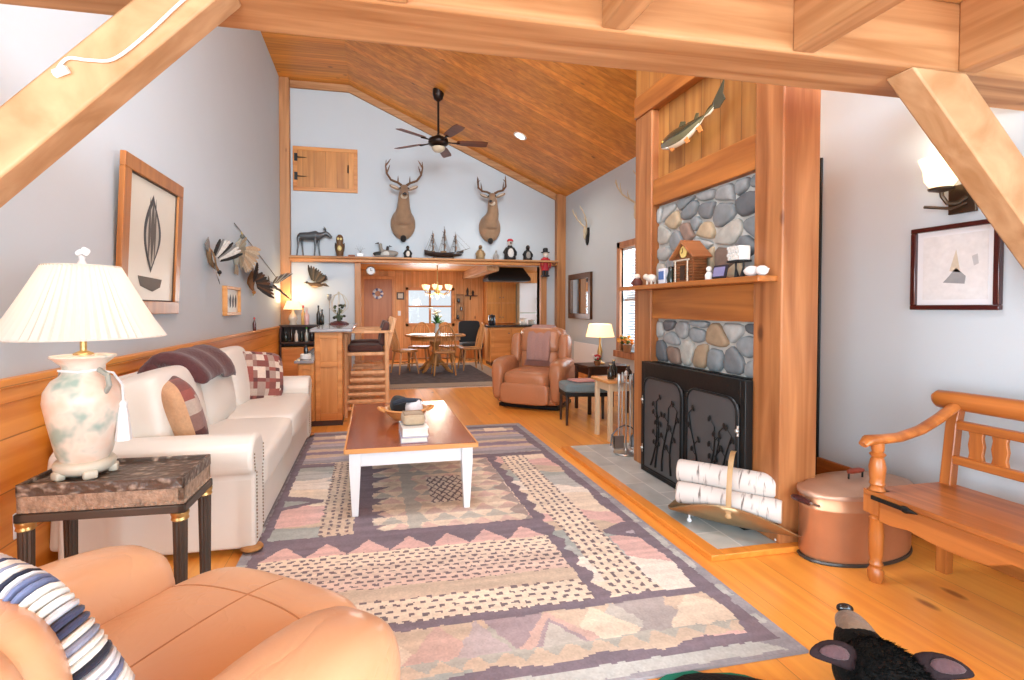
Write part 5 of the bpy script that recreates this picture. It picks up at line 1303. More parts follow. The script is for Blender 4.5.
sitter('bird_figurine', 'black and white seated bird figurine left of the ship model', .66, .25, '#1f1d1c', '#d8d2c8', '#2a2725')
sitter('bird_figurine', 'brown upright game bird figurine right of the ship model', 2.05, .30, '#8d7350', '#a98c64', '#7d6345')
sitter('stone_figurine', 'small pale grey figurine between the brown bird and the red-capped figure', 2.36, .20, '#a5a29e', '#8d8a88', '#b5b2ae')
sitter('capped_figurine', 'black and white figurine wearing a red cap on the display shelf', 2.64, .42, '#1d1c1e', '#d5d3d0', '#c9c3bb', hat='#c0202f')
sitter('bird_figurine', 'slim black bird figurine near the right end of the shelf', 3.0, .32, '#191a1b', '#8f8d88', '#1d1d1e')

# ship model
sp = thing('ship_model', 'three-masted wooden ship model in the middle of the display shelf', 'model ship', (1.33, SY, SZ))
hull = []
for i in range(17):
    t = -1+2*i/16; w = .075*max(.04, 1-abs(t)**2.6); x = t*.36; sh = .05*t*t
    hull.append([(x+(.03 if t > .9 else 0)*(z > .05), y*w, z+sh) for y, z in ((0, .025), (.55, .04), (.9, .075), (1, .115), (.85, .118), (0, .105), (-.85, .118), (-1, .115), (-.9, .075), (-.55, .04))])
MB('#2a2220').grid(hull).build('hull', 'ptg', sp, ang=60)
MB('#8a6a48').box(-.3, .3, -.05, .05, .118, .122).box(-.05, .06, -.03, .03, .12, .15).box(-.24, -.16, -.03, .03, .12, .15).build('deck', 'pt', sp)
MB('#4a3020').box(-.2, -.17, -.05, .05, 0, .03).box(.17, .2, -.05, .05, 0, .03).build('stand', 'pt', sp)
MB('#4a3528').tube([(.34, 0, .16), (.44, 0, .19), (.52, 0, .22)], [.008, .006, .003], 6).build('bowsprit', 'pt', sp)
for x, h in ((-.20, .53), (.02, .62), (.23, .52)):
    m = MB('#4a3528'); m.tube([(x, 0, .11), (x, 0, h*.6), (x, 0, h)], [.010, .008, .003], 6)
    for q, w in ((.45, .075), (.65, .06), (.82, .045)): m.tube([(x-.012, -w, h*q), (x-.012, w, h*q)], .004, 5).tube([(x-w*.8, 0, h*q+.01), (x+w*.3, 0, h*q-.01)], .004, 5)
    ms = m.build('mast', 'pt', sp)
    s_ = MB('#a58a74')
    for q, w in ((.32, .055), (.55, .045), (.74, .035)):
        s_.tube([(x+.01, 0, h*q), (x+.018, 0, h*(q+.08)), (x+.01, 0, h*(q+.16))], [w, w*1.05, w*.8], 10, flat=.25)
    s_.build('furled_sails', 'fabric', ms)
m = MB('#5d5048')
for x, h in ((-.20, .53), (.02, .62), (.23, .52)):
    for dx in (-.11, -.07, .07, .11):
        for sy in (-1, 1): m.tube([(x+dx, sy*.055, .125), (x, 0, h*.85)], .0018, 4)
m.tube([(.52, 0, .22), (.23, 0, .50)], .002, 4).tube([(.44, 0, .19), (.23, 0, .40)], .002, 4).tube([(-.35, 0, .16), (-.20, 0, .5)], .002, 4)
m.build('rigging', 'pt', sp)
# doll in red coat on the right opening post
o = thing('red_coat_doll', 'doll in red coat and dark hat on the right end post of the opening', 'doll', (3.36, 9.42, 1.93))
MB('#1d1b1c').box(-.07, .07, -.05, .08, -.03, 0).build('bracket', 'pt', o)
MB('#1b1a1c').tube([(-.035, 0, 0), (-.035, 0, .10)], .03, 8).tube([(.035, 0, 0), (.035, 0, .10)], .03, 8).build('boots', 'pt', o)
MB('#b71f2c').lathe([(.075, .09), (.08, .12), (.06, .20), (.075, .31), (.05, .35), (.003, .355)], (0, 0, 0), 14, sc=(1, .75)).build('red_coat', 'pt', o)
for sx in (-1, 1): MB('#a81c28').tube([(sx*.065, 0, .32), (sx*.095, -.01, .22), (sx*.085, -.03, .14)], [.026, .024, .018], 8).build('arm', 'pt', o)
MB('#e6d6c6').ell((0, -.01, .41), (.05, .05, .06)).build('face', 'pt', o)
MB('#dedad2').ell((0, -.035, .375), (.04, .025, .035)).build('beard', 'pt', o)
MB('#1a191b').lathe([(.085, .445), (.088, .452), (.05, .46), (.05, .52), (.03, .535), (.002, .536)], (0, 0, 0), 16).build('hat', 'pt', o)
o = thing('wooden_hook', 'round brown wooden peg beside the red-coated doll', 'peg', (3.53, 9.44, 2.15))
MB('#7d4a30').lathe([(.0, -.03), (.05, -.02), (.06, .02), (.03, .05), (.0, .055)], (0, 0, 0), 14).tube([(0, .02, 0), (0, .16, 0)], .015, 8).build('peg', 'pt', o)

# ================================================================== ceiling fan and light
FX, FYY, FZ = 1.05, 8.0, 3.93
fn = thing('ceiling_fan', 'dark bronze ceiling fan with five brown blades on a long rod', 'ceiling fan', (FX, FYY, FZ))
top = cz(FX)-FZ
MB().cyl((0, 0, .06), (0, 0, top-.05), .018, seg=10).build('down_rod', 'fan', fn)
MB().lathe([(.02, top-.16), (.07, top-.12), (.09, top-.05), (.09, top+.03), (.01, top+.03)], (0, 0, 0), 18).build('canopy', 'fan', fn, ang=60)
MB().lathe([(.02, -.08), (.09, -.075), (.15, -.04), (.165, .0), (.15, .05), (.08, .08), (.03, .11), (.005, .11)], (0, 0, 0), 24).build('motor', 'fan', fn, ang=60)
MB().lathe([(.004, -.165), (.06, -.155), (.10, -.12), (.11, -.085), (.08, -.08), (.004, -.08)], (0, 0, 0), 20).build('glass_bowl', mat('frosted_glass', '#cbbfa6', .3), fn, ang=60)
for k in range(5):
    a = 2*PI*k/5 - .02; A = Matrix.Rotation(a, 3, 'Z') @ Matrix.Rotation(-.22, 3, 'X')
    pts = [A @ Vector(p) for p in ((.30, -.055, 0), (.40, -.075, 0), (.70, -.085, 0), (.80, -.07, 0), (.80, .07, 0), (.70, .085, 0), (.40, .075, 0), (.30, .055, 0))]
    b = MB().sheet(pts, .010, A @ Vector((0, 0, 1))).build('blade', 'blade', fn, bevel=.003)
    MB().tube([A @ Vector(p) for p in ((.13, 0, .0), (.22, 0, -.005), (.34, 0, -.006))], [.03, .02, .035], 8, flat=.35).build('blade_iron', 'fan', b)
cx_, cy_ = 2.41, 8.0
o = thing('recessed_light', 'round lit recessed light in the sloping pine ceiling', 'ceiling light', (cx_, cy_, cz(cx_)))
o.rotation_euler = (0, math.atan(.4476), 0)
MB().lathe([(.115, -.008), (.115, .0), (.085, .0), (.085, -.008)], (0, 0, 0), 28).build('trim_ring', 'white', o)
MB().lathe([(.002, -.004), (.085, -.004), (.085, -.002), (.002, -.002)], (0, 0, 0), 28).build('lens', 'can', o)
spot('can_light', (cx_, cy_, cz(cx_)-.05), 90, (1, .93, .82), 130, .08)
# ================================================================== bar, stools, back shelf
o = thing('bar_counter', 'pine bar with raised grey top at the far end of the sofa', 'bar', (-.45, 6.5, 0))
MB().box(-.16, .13, -.88, 1.1, .06, 1.02).build('raised_panel', 'pine', o, bevel=.006)
MB().box(-.33, -.16, -.90, 1.1, .06, .69).build('lower_cabinet', 'pine', o, bevel=.006)
m = MB()
for x0, x1 in ((-.32, -.285), (-.2, -.17)): m.box(x0, x1, -.915, -.90, .08, .68)
for a in ((-.285, -.2, .08, .14), (-.285, -.2, .62, .68)): m.box(a[0], a[1], -.915, -.9, a[2], a[3])
m.build('cabinet_door', 'pinex', o, bevel=.003)
m = MB()
for x0, x1 in ((-.15, -.10), (.08, .13)): m.box(x0, x1, -.895, -.88, .06, 1.02)
for z0, z1 in ((.06, .14), (.64, .70), (.95, 1.02)): m.box(-.10, .08, -.895, -.88, z0, z1)
m.build('end_panel_frame', 'pinex', o, bevel=.003)
MB().box(-.36, -.16, -.95, 1.1, .69, .72).build('work_top', 'laminate', o, bevel=.006)
MB().box(-.20, .24, -.96, 1.12, 1.02, 1.06).build('bar_top', 'laminate', o, bevel=.010)
MB().box(-.33, .13, -.88, 1.1, 0, .06).build('plinth', 'darkwood', o)
o = thing('white_jar', 'small white lidded jar with a black knob on the low bar worktop', 'jar', (-.71, 5.72, .7205))
MB('#e6e6e2').lathe([(.05, 0), (.06, .01), (.06, .05), (.05, .06), (.003, .062)], (0, 0, 0), 16).build('jar_body', 'ptg', o)
MB('#151515').tube([(0, 0, .06), (0, 0, .10), (0, 0, .15)], [.022, .026, .014], 10).build('black_knob', 'ptg', o)

def stool():
    o = thing('bar_stool', 'nearest slatted log bar stool with arms beside the bar', 'bar stool', (-.07, 6.22, 0), 0, 'bar stools by the bar')
    # front (bar side) at -x, back at +x
    for sy in (-1, 1):
        MB().tube([(-.24, sy*.22, 0), (-.24, sy*.22, .98)], .028, 10).build('front_post', 'stoolw', o)
        MB().tube([(.24, sy*.22, 0), (.24, sy*.22, 1.0)], .028, 10).build('rear_post', 'stoolw', o)
        MB().bar((-.29, sy*.22, 1.0), (.30, sy*.22, 1.0), .075, .03).build('arm', 'stoolw', o, bevel=.006)
        for k in range(6):
            z = .10+k*.085; m = MB(); m.bar((-.235+.012*k, sy*.22, z), (.235, sy*.22, z), .024, .036); m.build('side_slat', 'stoolw', o, bevel=.004)
        MB().bar((.235, sy*.19, .74), (.335, sy*.19, 1.16), .045, .045).build('back_upright', 'stoolw', o, bevel=.006)
    MB().box(-.25, .25, -.21, .21, .72, .76).build('seat', 'stoolw', o, bevel=.006)
    for k in range(4):
        x0 = .25+.022*k; MB().bar((.262+.023*k, -.17, .82+k*.095), (.262+.023*k, .17, .82+k*.095), .02, .07).build('back_slat', 'stoolw', o, bevel=.004)
    for k, x in ((0, -.24), (1, .24)): MB().bar((x, -.2, .30), (x, .2, .30), .03, .03).build('stretcher', 'stoolw', o, bevel=.004)
    MB('#4a2c26').cush((-.01, 0, .80), (.42, .38, .09), .35, n=8, puff=.2).build('seat_cushion', 'fabric', o, sub=1)
    MB('#5a3a34').cush((.215, 0, .97), (.08, .34, .30), .4, rot=(0, .22, 0), n=8, puff=.2).build('back_cushion', 'fabric', o, sub=1)
    return o
M['stoolw'] = wood('stool_pine', '#e0b184', '#c89464', grain=2, rough=.5, knot=.2)
st = stool()
dup(st, (-.07, 6.98, 0), 0, 'farther slatted log bar stool hidden behind the nearest one')
M['ded'] = None
o = thing('dome_ornament', 'glass dome of dried flowers on a dark red base on the bar top', 'ornament', (-.44, 7.0, 1.0605))
MB('#5d1f22').lathe([(.13, 0), (.135, .012), (.10, .03), (.05, .045), (.003, .045)], (0, 0, 0), 22).build('base', 'ptg', o)
m = MB('#3d4a34'); r = random.Random(8)
m.tube([(0, 0, .04), (.0, 0, .14), (.01, 0, .22)], [.03, .02, .012], 8)
for k in range(22):
    a = r.uniform(0, 6.3); z = r.uniform(.07, .26); q = r.uniform(.02, .10); m.col(r.choice(['#2f3a2a', '#4d5a40', '#7d7a5c', '#232a20'])); m.ell((q*math.cos(a), q*math.sin(a), z), (.022, .022, .016), (r.random(), r.random(), 0), 8, 5)
m.build('dried_flowers', 'pt', o)
m = MB('#c2b8a4')
for k in range(8):
    a = 2*PI*k/8; m.tube([(.04*math.cos(a), .04*math.sin(a), .14), (.12*math.cos(a), .12*math.sin(a), .22), (.125*math.cos(a), .125*math.sin(a), .30), (.07*math.cos(a), .07*math.sin(a), .39), (.01, 0, .42)], .004, 5)
m.ell((0, 0, .425), .016); m.build('wire_dome', 'pt', o)

o = thing('bar_shelf', 'dark wood bar shelf unit against the back wall behind the bar', 'shelf', (-1.14, 9.25, 0))
for z in (.95, .66): MB().box(-.42, .52, -.17, .17, z, z+.035).build('shelf_board', 'darkwood', o, bevel=.003)
MB().box(-.40, .50, .12, .16, .05, .95).build('back_panel', 'darkwood', o)
for x in (-.42, .49): MB().box(x, x+.03, -.17, .17, 0, .95).build('side_panel', 'darkwood', o, bevel=.003)
MB().box(-.39, .49, -.15, .12, .0, .60).build('lower_cabinet', 'pine', o, bevel=.004)
for x0, x1 in ((-.37, .04), (.06, .47)):
    d = MB().box(x0, x1, -.165, -.15, .05, .57).build('cabinet_door', 'pinex', o, bevel=.004)
    MB().ell(((x1-.04) if x0 < 0 else x0+.04, -.175, .40), .014).build('knob', 'iron', d)
bc = ['#1e2a20', '#3a2a20', '#d6d2c8', '#24312a', '#a9b0a8', '#191c1e', '#4d3a22', '#c9ccd0']
bn_ = ['dark green', 'dark brown', 'cream', 'grey-green', 'pale grey', 'black', 'amber brown', 'silvery white']
def bottle(label, loc, c, h, r, cap, group=None):
    o = thing('bottle', label, 'bottle', loc, 0, group)
    MB(c).lathe([(r*.9, 0), (r, .008), (r, h*.55), (r*.42, h*.72), (r*.38, h*.9), (.002, h*.9)], (0, 0, 0), 12).build('glass_body', 'ptg', o, ang=60)
    MB(cap).lathe([(r*.46, h*.88), (r*.46, h), (.002, h)], (0, 0, 0), 10).build('cap', 'pt', o)
for k in range(8):
    bottle('%s bottle with %s cap in the row on the lower bar shelf' % (bn_[k], 'a green' if k == 4 else 'a dark'), (-1.46+k*.085, 9.13+.05*(k % 2), .6955), bc[k], .20+.025*((k*5) % 3), .030, '#1fae3a' if k == 4 else '#26262a', 'bottles on the lower bar shelf')
bottle('tall dark bottle right of the pink one on top of the bar shelf', (-.93, 9.24, .9855), '#2c2a26', .34, .035, '#1b1b1c')
bottle('shorter dark bottle at the middle of the bar shelf top', (-.86, 9.16, .9855), '#1f2622', .27, .036, '#141414')
bottle('pink-labelled clear bottle beside the little lamp on the bar shelf', (-1.12, 9.18, .9855), '#e0b8b4', .30, .042, '#d9d2c8')
bottle('pale golden bottle just right of the little bar lamp', (-1.19, 9.26, .9855), '#d9b06a', .34, .034, '#c9302c')
o = thing('candle_stick', 'tall slim grey candle stand on the bar shelf before the white wall', 'candle holder', (-.74, 9.22, .9855))
MB('#8a8a88').lathe([(.05, 0), (.05, .01), (.012, .03), (.008, .30), (.012, .42), (.035, .46), (.04, .54), (.032, .54), (.003, .47)], (0, 0, 0), 14).build('stand', 'ptg', o, ang=60)
o = thing('table_lamp', 'little lit lamp with yellow shade on the bar shelf in the corner', 'lamp', (-1.36, 9.24, .9855))
MB('#c9bfae').lathe([(.06, 0), (.065, .02), (.05, .05), (.08, .10), (.06, .17), (.025, .21), (.015, .28), (.002, .28)], (0, 0, 0), 16).build('lamp_base', 'ptg', o, ang=60)
MB().lathe([(.16, .27), (.10, .42), (.097, .42), (.156, .27)], (0, 0, 0), 24).build('lamp_shade', 'shade2', o, ang=60)
MB().ell((0, 0, .32), .028).build('bulb', 'bulb', o)
point('bar_lamp_light', (-1.36, 9.24, 1.42), 14, (1, .72, .38), .05)

# ================================================================== dining room
tag(MB('#4a4548').box(-.0, 2.44, 7.95, 11.4, .001, .012).build('dining_rug', mat('dining_rug_wool', '#5a5254', .95, var=.7, scale=9, bump=.3), smooth=False), 'dark patterned rug under the dining table', 'rug')
rb = bpy.data.objects['dining_rug']
m = MB(); w_ = .42
for a in ((-.0, 2.44, 7.95, 7.95+w_), (-.0, 2.44, 11.4-w_, 11.4), (-.0, w_*.7, 7.95+w_, 11.4-w_), (2.44-w_*.7, 2.44, 7.95+w_, 11.4-w_)): m.box(a[0], a[1], a[2], a[3], .012, .0135)
e_ = m.build('border_band', mat('rug_border', '#a89888', .95, var=.2, scale=30), rb, smooth=False)
m = MB()
for k in range(90): x = .02+k*2.40/89; m.box(x, x+.018, 7.885, 7.95, .001, .008)
m.build('fringe', mat('rug_fringe', '#e4d2c6', .95), rb, smooth=False)['kind'] = 'stuff'
FZ0 = .0136
o = thing('dining_table', 'round oak pedestal dining table in the far dining room', 'table', (1.24, 9.95, FZ0))
MB().lathe([(.56, .70), (.60, .705), (.61, .72), (.60, .738), (.004, .74)], (0, 0, 0), 40).build('tabletop', 'oak', o, ang=50)
MB().lathe([(.50, .63), (.50, .70), (.47, .70), (.47, .63)], (0, 0, 0), 36).build('apron', 'oak', o)
MB().lathe([(.05, .10), (.11, .14), (.13, .25), (.07, .36), (.06, .48), (.11, .56), (.12, .70), (.01, .70)], (0, 0, 0), 20).build('pedestal', 'oak', o, ang=60)
for k in range(4):
    a = PI/4+PI/2*k; MB().tube([(.06*math.cos(a), .06*math.sin(a), .20), (.22*math.cos(a), .22*math.sin(a), .15), (.34*math.cos(a), .34*math.sin(a), .04), (.40*math.cos(a), .40*math.sin(a), .025)], [.05, .042, .034, .024], 10).build('foot', 'oak', o)
for x, y, l in ((.92, 9.72, 'left'), (1.55, 9.72, 'right')):
    o = thing('place_mat', 'dark place mat at the near %s of the dining table' % l, 'place mat', (x, y, FZ0+.7405))
    MB('#3b3430').lathe([(.003, 0), (.15, 0), (.155, .003), (.15, .006), (.003, .006)], (0, 0, 0), 24, sc=(1.2, .8)).build('mat_disc', 'fabric', o)
o = thing('flower_vase', 'glass vase of white and green flowers on the dining table', 'vase', (1.27, 9.92, FZ0+.7405))
MB('#b9c4c6').lathe([(.04, 0), (.06, .02), (.05, .10), (.035, .17), (.05, .22), (.045, .22), (.03, .17), (.003, .02)], (0, 0, 0), 16).build('vase_body', 'ptg', o, ang=60)
m = MB('#2f6a2c'); r = random.Random(5)
for k in range(26):
    a = r.uniform(0, 6.3); q = r.uniform(.04, .17); z = r.uniform(.25, .40); m.col(r.choice(['#2f6a2c', '#3f7d34', '#24521f'])); m.tube([(0, 0, .2), (q*.5*math.cos(a), q*.5*math.sin(a), z*.85), (q*math.cos(a), q*math.sin(a), z)], [.006, .022, .004], 6, flat=.4)
m.build('leaves', 'pt', o)
m = MB('#eeeee2')
for k in range(14):
    a = r.uniform(0, 6.3); q = r.uniform(.0, .14); m.col(r.choice(['#f2f0ea', '#e9e4c4', '#f4f4f0'])); m.ell((q*math.cos(a), q*math.sin(a), r.uniform(.36, .52)), (.034, .034, .026), seg=8, n=5)
m.build('blossoms', 'pt', o)

def windsor(label):
    o = thing('dining_chair', label, 'chair', (1.33, 9.42, FZ0), 0, 'windsor chairs round the dining table')
    MB().cush((0, 0, .44), (.44, .42, .05), .35, n=8).build('seat', 'oak', o, sub=1)
    for sx in (-1, 1):
        for sy in (-1, 1):
            MB().tube([(sx*.15, sy*.14, .43), (sx*.18, sy*.17, .24), (sx*.205, sy*.20, 0)], [.018, .021, .013], 8).build('leg', 'oak', o)
    MB().tube([(-.178, -.16, .2), (-.178, .16, .2)], .011, 6).tube([(.178, -.16, .2), (.178, .16, .2)], .011, 6).tube([(-.178, 0, .2), (.178, 0, .2)], .011, 6).build('stretcher', 'oak', o)
    m = MB(); pts = []
    for k in range(17):
        t = PI*k/16; pts.append((-.20*math.cos(t), -.18-.10*math.sin(t)**.8, .45+.50*math.sin(t)**.7))
    m.tube(pts, .014, 8); m.build('back_hoop', 'oak', o)
    m = MB()
    for k in range(7):
        x = (k-3)*.048; zt = .45+.50*max(.2, 1-(x/.20)**2)**.35; m.tube([(x*.8, -.18, .45), (x, -.18-.10*(zt-.45)/.5, zt)], .007, 6)
    m.build('spindles', 'oak', o)
    return o
ch = windsor('windsor dining chair on the near side of the round table, back to the living room')
dup(ch, (.62, 9.78, FZ0), -PI/2+.35, 'windsor dining chair at the left of the round table facing right')
dup(ch, (1.98, 10.12, FZ0), PI/2+.1, 'windsor dining chair at the right of the round table facing left')
dup(ch, (.98, 10.62, FZ0), PI-.3, 'windsor dining chair behind the round table on its left')
dup(ch, (1.66, 10.60, FZ0), PI+.35, 'windsor dining chair behind the round table on its right')
o = thing('chandelier', 'glowing crystal chandelier above the dining table', 'chandelier', (1.30, 10.1, 1.55))
MB().tube([(0, 0, .25), (0, 0, .62)], .010, 8).lathe([(.06, .62), (.07, .648), (.002, .65)], (0, 0, 0), 14).lathe([(.02, -.02), (.045, .03), (.03, .12), (.02, .26), (.002, .27)], (0, 0, 0), 14).build('stem', 'gold', o)
for k in range(6):
    a = 2*PI*k/6+.2; c_, s_ = math.cos(a), math.sin(a)
    am = MB().tube([(.02*c_, .02*s_, .05), (.14*c_, .14*s_, .0), (.25*c_, .25*s_, .04), (.27*c_, .27*s_, .10)], .010, 6).build('arm', 'gold', o)
    MB().lathe([(.02, .10), (.05, .15), (.055, .20), (.048, .20), (.015, .11)], (.27*c_, .27*s_, 0), 14).build('glass_shade', 'shade2', am)
    MB().ell((.27*c_, .27*s_, .17), (.022, .022, .035)).build('candle_bulb', 'bulb', am)
m = MB()
for k in range(6):
    a = 2*PI*k/6+.2; m.ell((.14*math.cos(a), .14*math.sin(a), -.035), (.014, .014, .024), seg=6, n=4).ell((.25*math.cos(a), .25*math.sin(a), .0), (.012, .012, .022), seg=6, n=4)
m.ell((0, 0, -.06), (.022, .022, .03)); m.build('crystal_drops', mat('crystal', '#f4efe6', .05, 0, coat=.5), o)
point('chandelier_light', (1.30, 10.1, 1.45), 26, (1, .82, .58), .15)
# wall things in the dining room
o = thing('wall_clock', 'round pale wall clock on the white wall strip left of the opening', 'clock', (-.09, 9.80, 1.99))
MB().lathe([(.003, .0), (.085, .0), (.09, .02), (.08, .035), (.07, .03), (.003, .03)], (0, 0, 0), 24, mt=Euler((PI/2, 0, 0)).to_matrix()).build('clock_case', 'steel', o, ang=50)
MB('#e6e9ea').lathe([(.003, .031), (.068, .031), (.068, .033), (.003, .033)], (0, 0, 0), 24, mt=Euler((PI/2, 0, 0)).to_matrix()).build('dial', 'pt', o)
MB('#222222').box(-.004, .004, -.037, -.034, -.005, .05).box(-.005, .032, -.038, -.035, -.004, .004).build('hands', 'pt', o)
bpy.data.objects['wall_clock'].location = (-.02, 9.78, 1.99)
bk = MB().box(-.2, .18, 9.76, 9.79, 2.12, 2.2).build('trim_10', 'pinex'); struct(bk)
o = thing('door_wreath', 'small white and blue round ornament hung on the brown door', 'ornament', (.14, 12.445, 1.63))
m = MB()
for k in range(14):
    a = 2*PI*k/14; m.col(['#e6e6ea', '#5a6a9a', '#c9cdd6'][k % 3]); m.ell((.10*math.cos(a), -.02, .10*math.sin(a)), (.036, .025, .036), seg=8, n=5)
m.build('ring', 'pt', o)
o = thing('hanging_plaque', 'small dark square plaque right of the brown door', 'plaque', (.69, 12.495, 1.58))
MB('#4a4036').box(-.09, .09, -.03, 0, -.09, .09).build('frame', 'pt', o, bevel=.004); MB('#c9c3b4').box(-.06, .06, -.034, -.03, -.06, .06).build('face', 'pt', o)
o = thing('switch_plate', 'white switch plate on the pine wall left of the dining window', 'switch', (.66, 12.5, 1.15))
MB().box(-.035, .035, -.012, 0, -.06, .06).build('plate', 'white', o, bevel=.003); MB().box(-.008, .008, -.02, -.012, -.015, .015).build('toggle', 'white', o)
o = thing('wall_cabinet', 'narrow dark curio cabinet right of the dining window', 'cabinet', (2.17, 12.5, 1.30))
MB().box(-.12, .12, -.02, 0, -.33, .33).box(-.12, -.10, -.12, -.02, -.33, .33).box(.10, .12, -.12, -.02, -.33, .33).box(-.10, .10, -.12, -.02, -.33, -.31).box(-.10, .10, -.12, -.02, .31, .33).build('case', 'oak', o, bevel=.003)
for z in (-.10, .10): MB().box(-.10, .10, -.11, -.02, z, z+.012).build('shelf', 'oak', o)
for x, z, h, c, l in ((-.05, -.31, .12, '#3a2c26', 'dark squat jug on the lowest curio shelf'), (.04, -.088, .10, '#6d6a66', 'grey cup on the middle curio shelf'), (-.03, .112, .11, '#2b2a2c', 'dark cup on the top curio shelf')):
    tag(MB(c).lathe([(.03, 0), (.042, h*.4), (.025, h*.8), (.03, h), (.003, h)], (0, 0, 0), 12).build('jug', 'ptg', loc=(2.17+x, 12.44, 1.30+z+.0005), ang=60), l, 'jug')
o = thing('wall_cross', 'small dark wooden shelf bracket with ornaments on the pine wall', 'shelf', (2.45, 12.5, 1.60))
o.name = 'wall_bracket'
MB().box(-.17, .17, -.10, 0, -.02, .0).prism([(-.09, -.02), (0, -.02), (0, -.12)], 'X', -.015, .015).build('board', 'darkwood', o, bevel=.003)
for x, h, l in ((-.08, .20, 'tall dark ornament on the wall bracket'), (.06, .13, 'short dark ornament on the wall bracket')):
    tag(MB('#3d2c22').lathe([(.035, 0), (.02, .03), (.035, h*.5), (.02, h*.8), (.002, h)], (0, 0, 0), 12).build('ornament', 'pt', loc=(2.45+x, 12.45, 1.6005), ang=60), l, 'ornament')
# kitchen
o = thing('kitchen_cabinet', 'tall pine wall cabinet unit at the back of the kitchen', 'cabinet', (3.18, 12.295, 0))
MB().box(-.40, .36, -.20, .20, .90, 2.05).build('carcass', 'pine', o, bevel=.004)
for z0, z1 in ((1.42, 2.02), (.93, 1.39)):
    for x0, x1 in ((-.38, -.03), (-.01, .34)):
        d = MB().box(x0, x1, -.222, -.20, z0, z1).box(x0+.06, x1-.06, -.228, -.222, z0+.07, z1-.07).build('door', wood('cabinet_honey_%d%d' % (int(z0*100), int((x0+1)*100)), '#d08a3a', '#b26f28', grain=2, knot=.1), o, bevel=.004)
        MB().ell((x1-.03 if x0 < -.2 else x0+.03, -.235, z0+.12), .014).build('knob', 'iron', d)
o = thing('refrigerator', 'tall pale refrigerator right of the pine kitchen cabinets', 'refrigerator', (3.72, 12.15, 0))
MB().box(-.16, .32, -.28, .3, .03, 1.90).build('cabinet_body', mat('fridge_enamel', '#cfd6c4', .3), o, bevel=.01)
MB().box(-.155, .315, -.31, -.285, .05, 1.15).build('lower_door', M['white'], o, bevel=.01); MB().box(-.155, .315, -.31, -.285, 1.17, 1.89).build('upper_door', M['white'], o, bevel=.01)
MB().tube([(.28, -.31, .8), (.28, -.34, .82), (.28, -.34, 1.08), (.28, -.31, 1.10)], .010, 8).tube([(.28, -.31, 1.22), (.28, -.34, 1.24), (.28, -.34, 1.5), (.28, -.31, 1.52)], .010, 8).build('handles', 'steel', o)
MB().box(-.15, .31, -.27, .29, 0, .03).build('plinth', 'black', o)
o = thing('kitchen_counter', 'kitchen peninsula with dark top and pine doors right of the dining table', 'counter', (3.1, 11.0, 0))
MB().box(-.55, .85, -.28, .28, .08, .86).build('base_cabinet', 'pine', o, bevel=.004)
MB().box(-.62, .92, -.34, .34, .86, .90).build('worktop', mat('dark_worktop', '#2b2928', .25, coat=.3), o, bevel=.006)
MB().box(-.52, .82, -.24, .28, 0, .08).build('plinth', 'darkwood', o)
for x0 in (-.53, -.07, .39):
    d = MB().box(x0, x0+.44, -.30, -.28, .12, .84).box(x0+.07, x0+.37, -.306, -.30, .19, .77).build('door', 'pinex', o, bevel=.004)
    MB().ell((x0+.40, -.315, .72), .014).build('knob', 'iron', d)
for i, (x, c, h, l) in enumerate(((2.62, '#20242c', .24, 'dark blue tall canister at the left end of the kitchen counter'), (3.35, '#e2dfd6', .16, 'white jar on the kitchen counter near the refrigerator'), (3.55, '#c9c6bc', .12, 'low cream jar at the right of the kitchen counter'))):
    o = thing('canister', l, 'canister', (x, 10.85, .9005), 0, 'canisters on the kitchen counter')
    MB(c).lathe([(.07, 0), (.08, .01), (.08, h*.8), (.075, h*.82), (.003, h*.82)], (0, 0, 0), 16).build('canister_body', 'ptg', o, ang=60)
    MB(c).lathe([(.08, h*.83), (.07, h*.93), (.015, h*.95), (.015, h), (.002, h)], (0, 0, 0), 16).build('lid', 'ptg', o, ang=60)
o = thing('ceiling_shade_box', 'black box standing in for the unlit space under the kitchen ceiling', 'shade box', (3.0, 11.2, 1.90))  # black block put in as the shade under the unlit kitchen ceiling
MB().grid([[(-.45, -.28, 0), (.55, -.28, 0), (.55, .28, 0), (-.45, .28, 0)], [(-.45, -.28, .06), (.55, -.28, .06), (.55, .28, .06), (-.45, .28, .06)], [(-.3, -.16, .30), (.4, -.16, .30), (.4, .16, .30), (-.3, .16, .30)]]).build('canopy', 'black', o, bevel=.004)
MB().box(-.42, .52, -.24, .24, -.012, -.001).build('filter', 'iron', o)
o = thing('black_armchair', 'dark high-backed chair between dining table and kitchen counter', 'chair', (2.17, 10.95, FZ0), PI)
MB('#1c2026').cush((0, 0, .44), (.50, .46, .12), .3, n=8, puff=.1).build('seat', 'fabric', o, sub=1)
MB('#1c2026').cush((0, -.22, .72), (.50, .10, .52), .3, rot=(.1, 0, 0), n=8, puff=.15).build('backrest', 'fabric', o, sub=1)
for sx in (-1, 1):
    for sy in (-1, 1): MB().tube([(sx*.2, sy*.18, 0), (sx*.2, sy*.18, .40)], [.014, .02], 8).build('leg', 'darkwood', o)

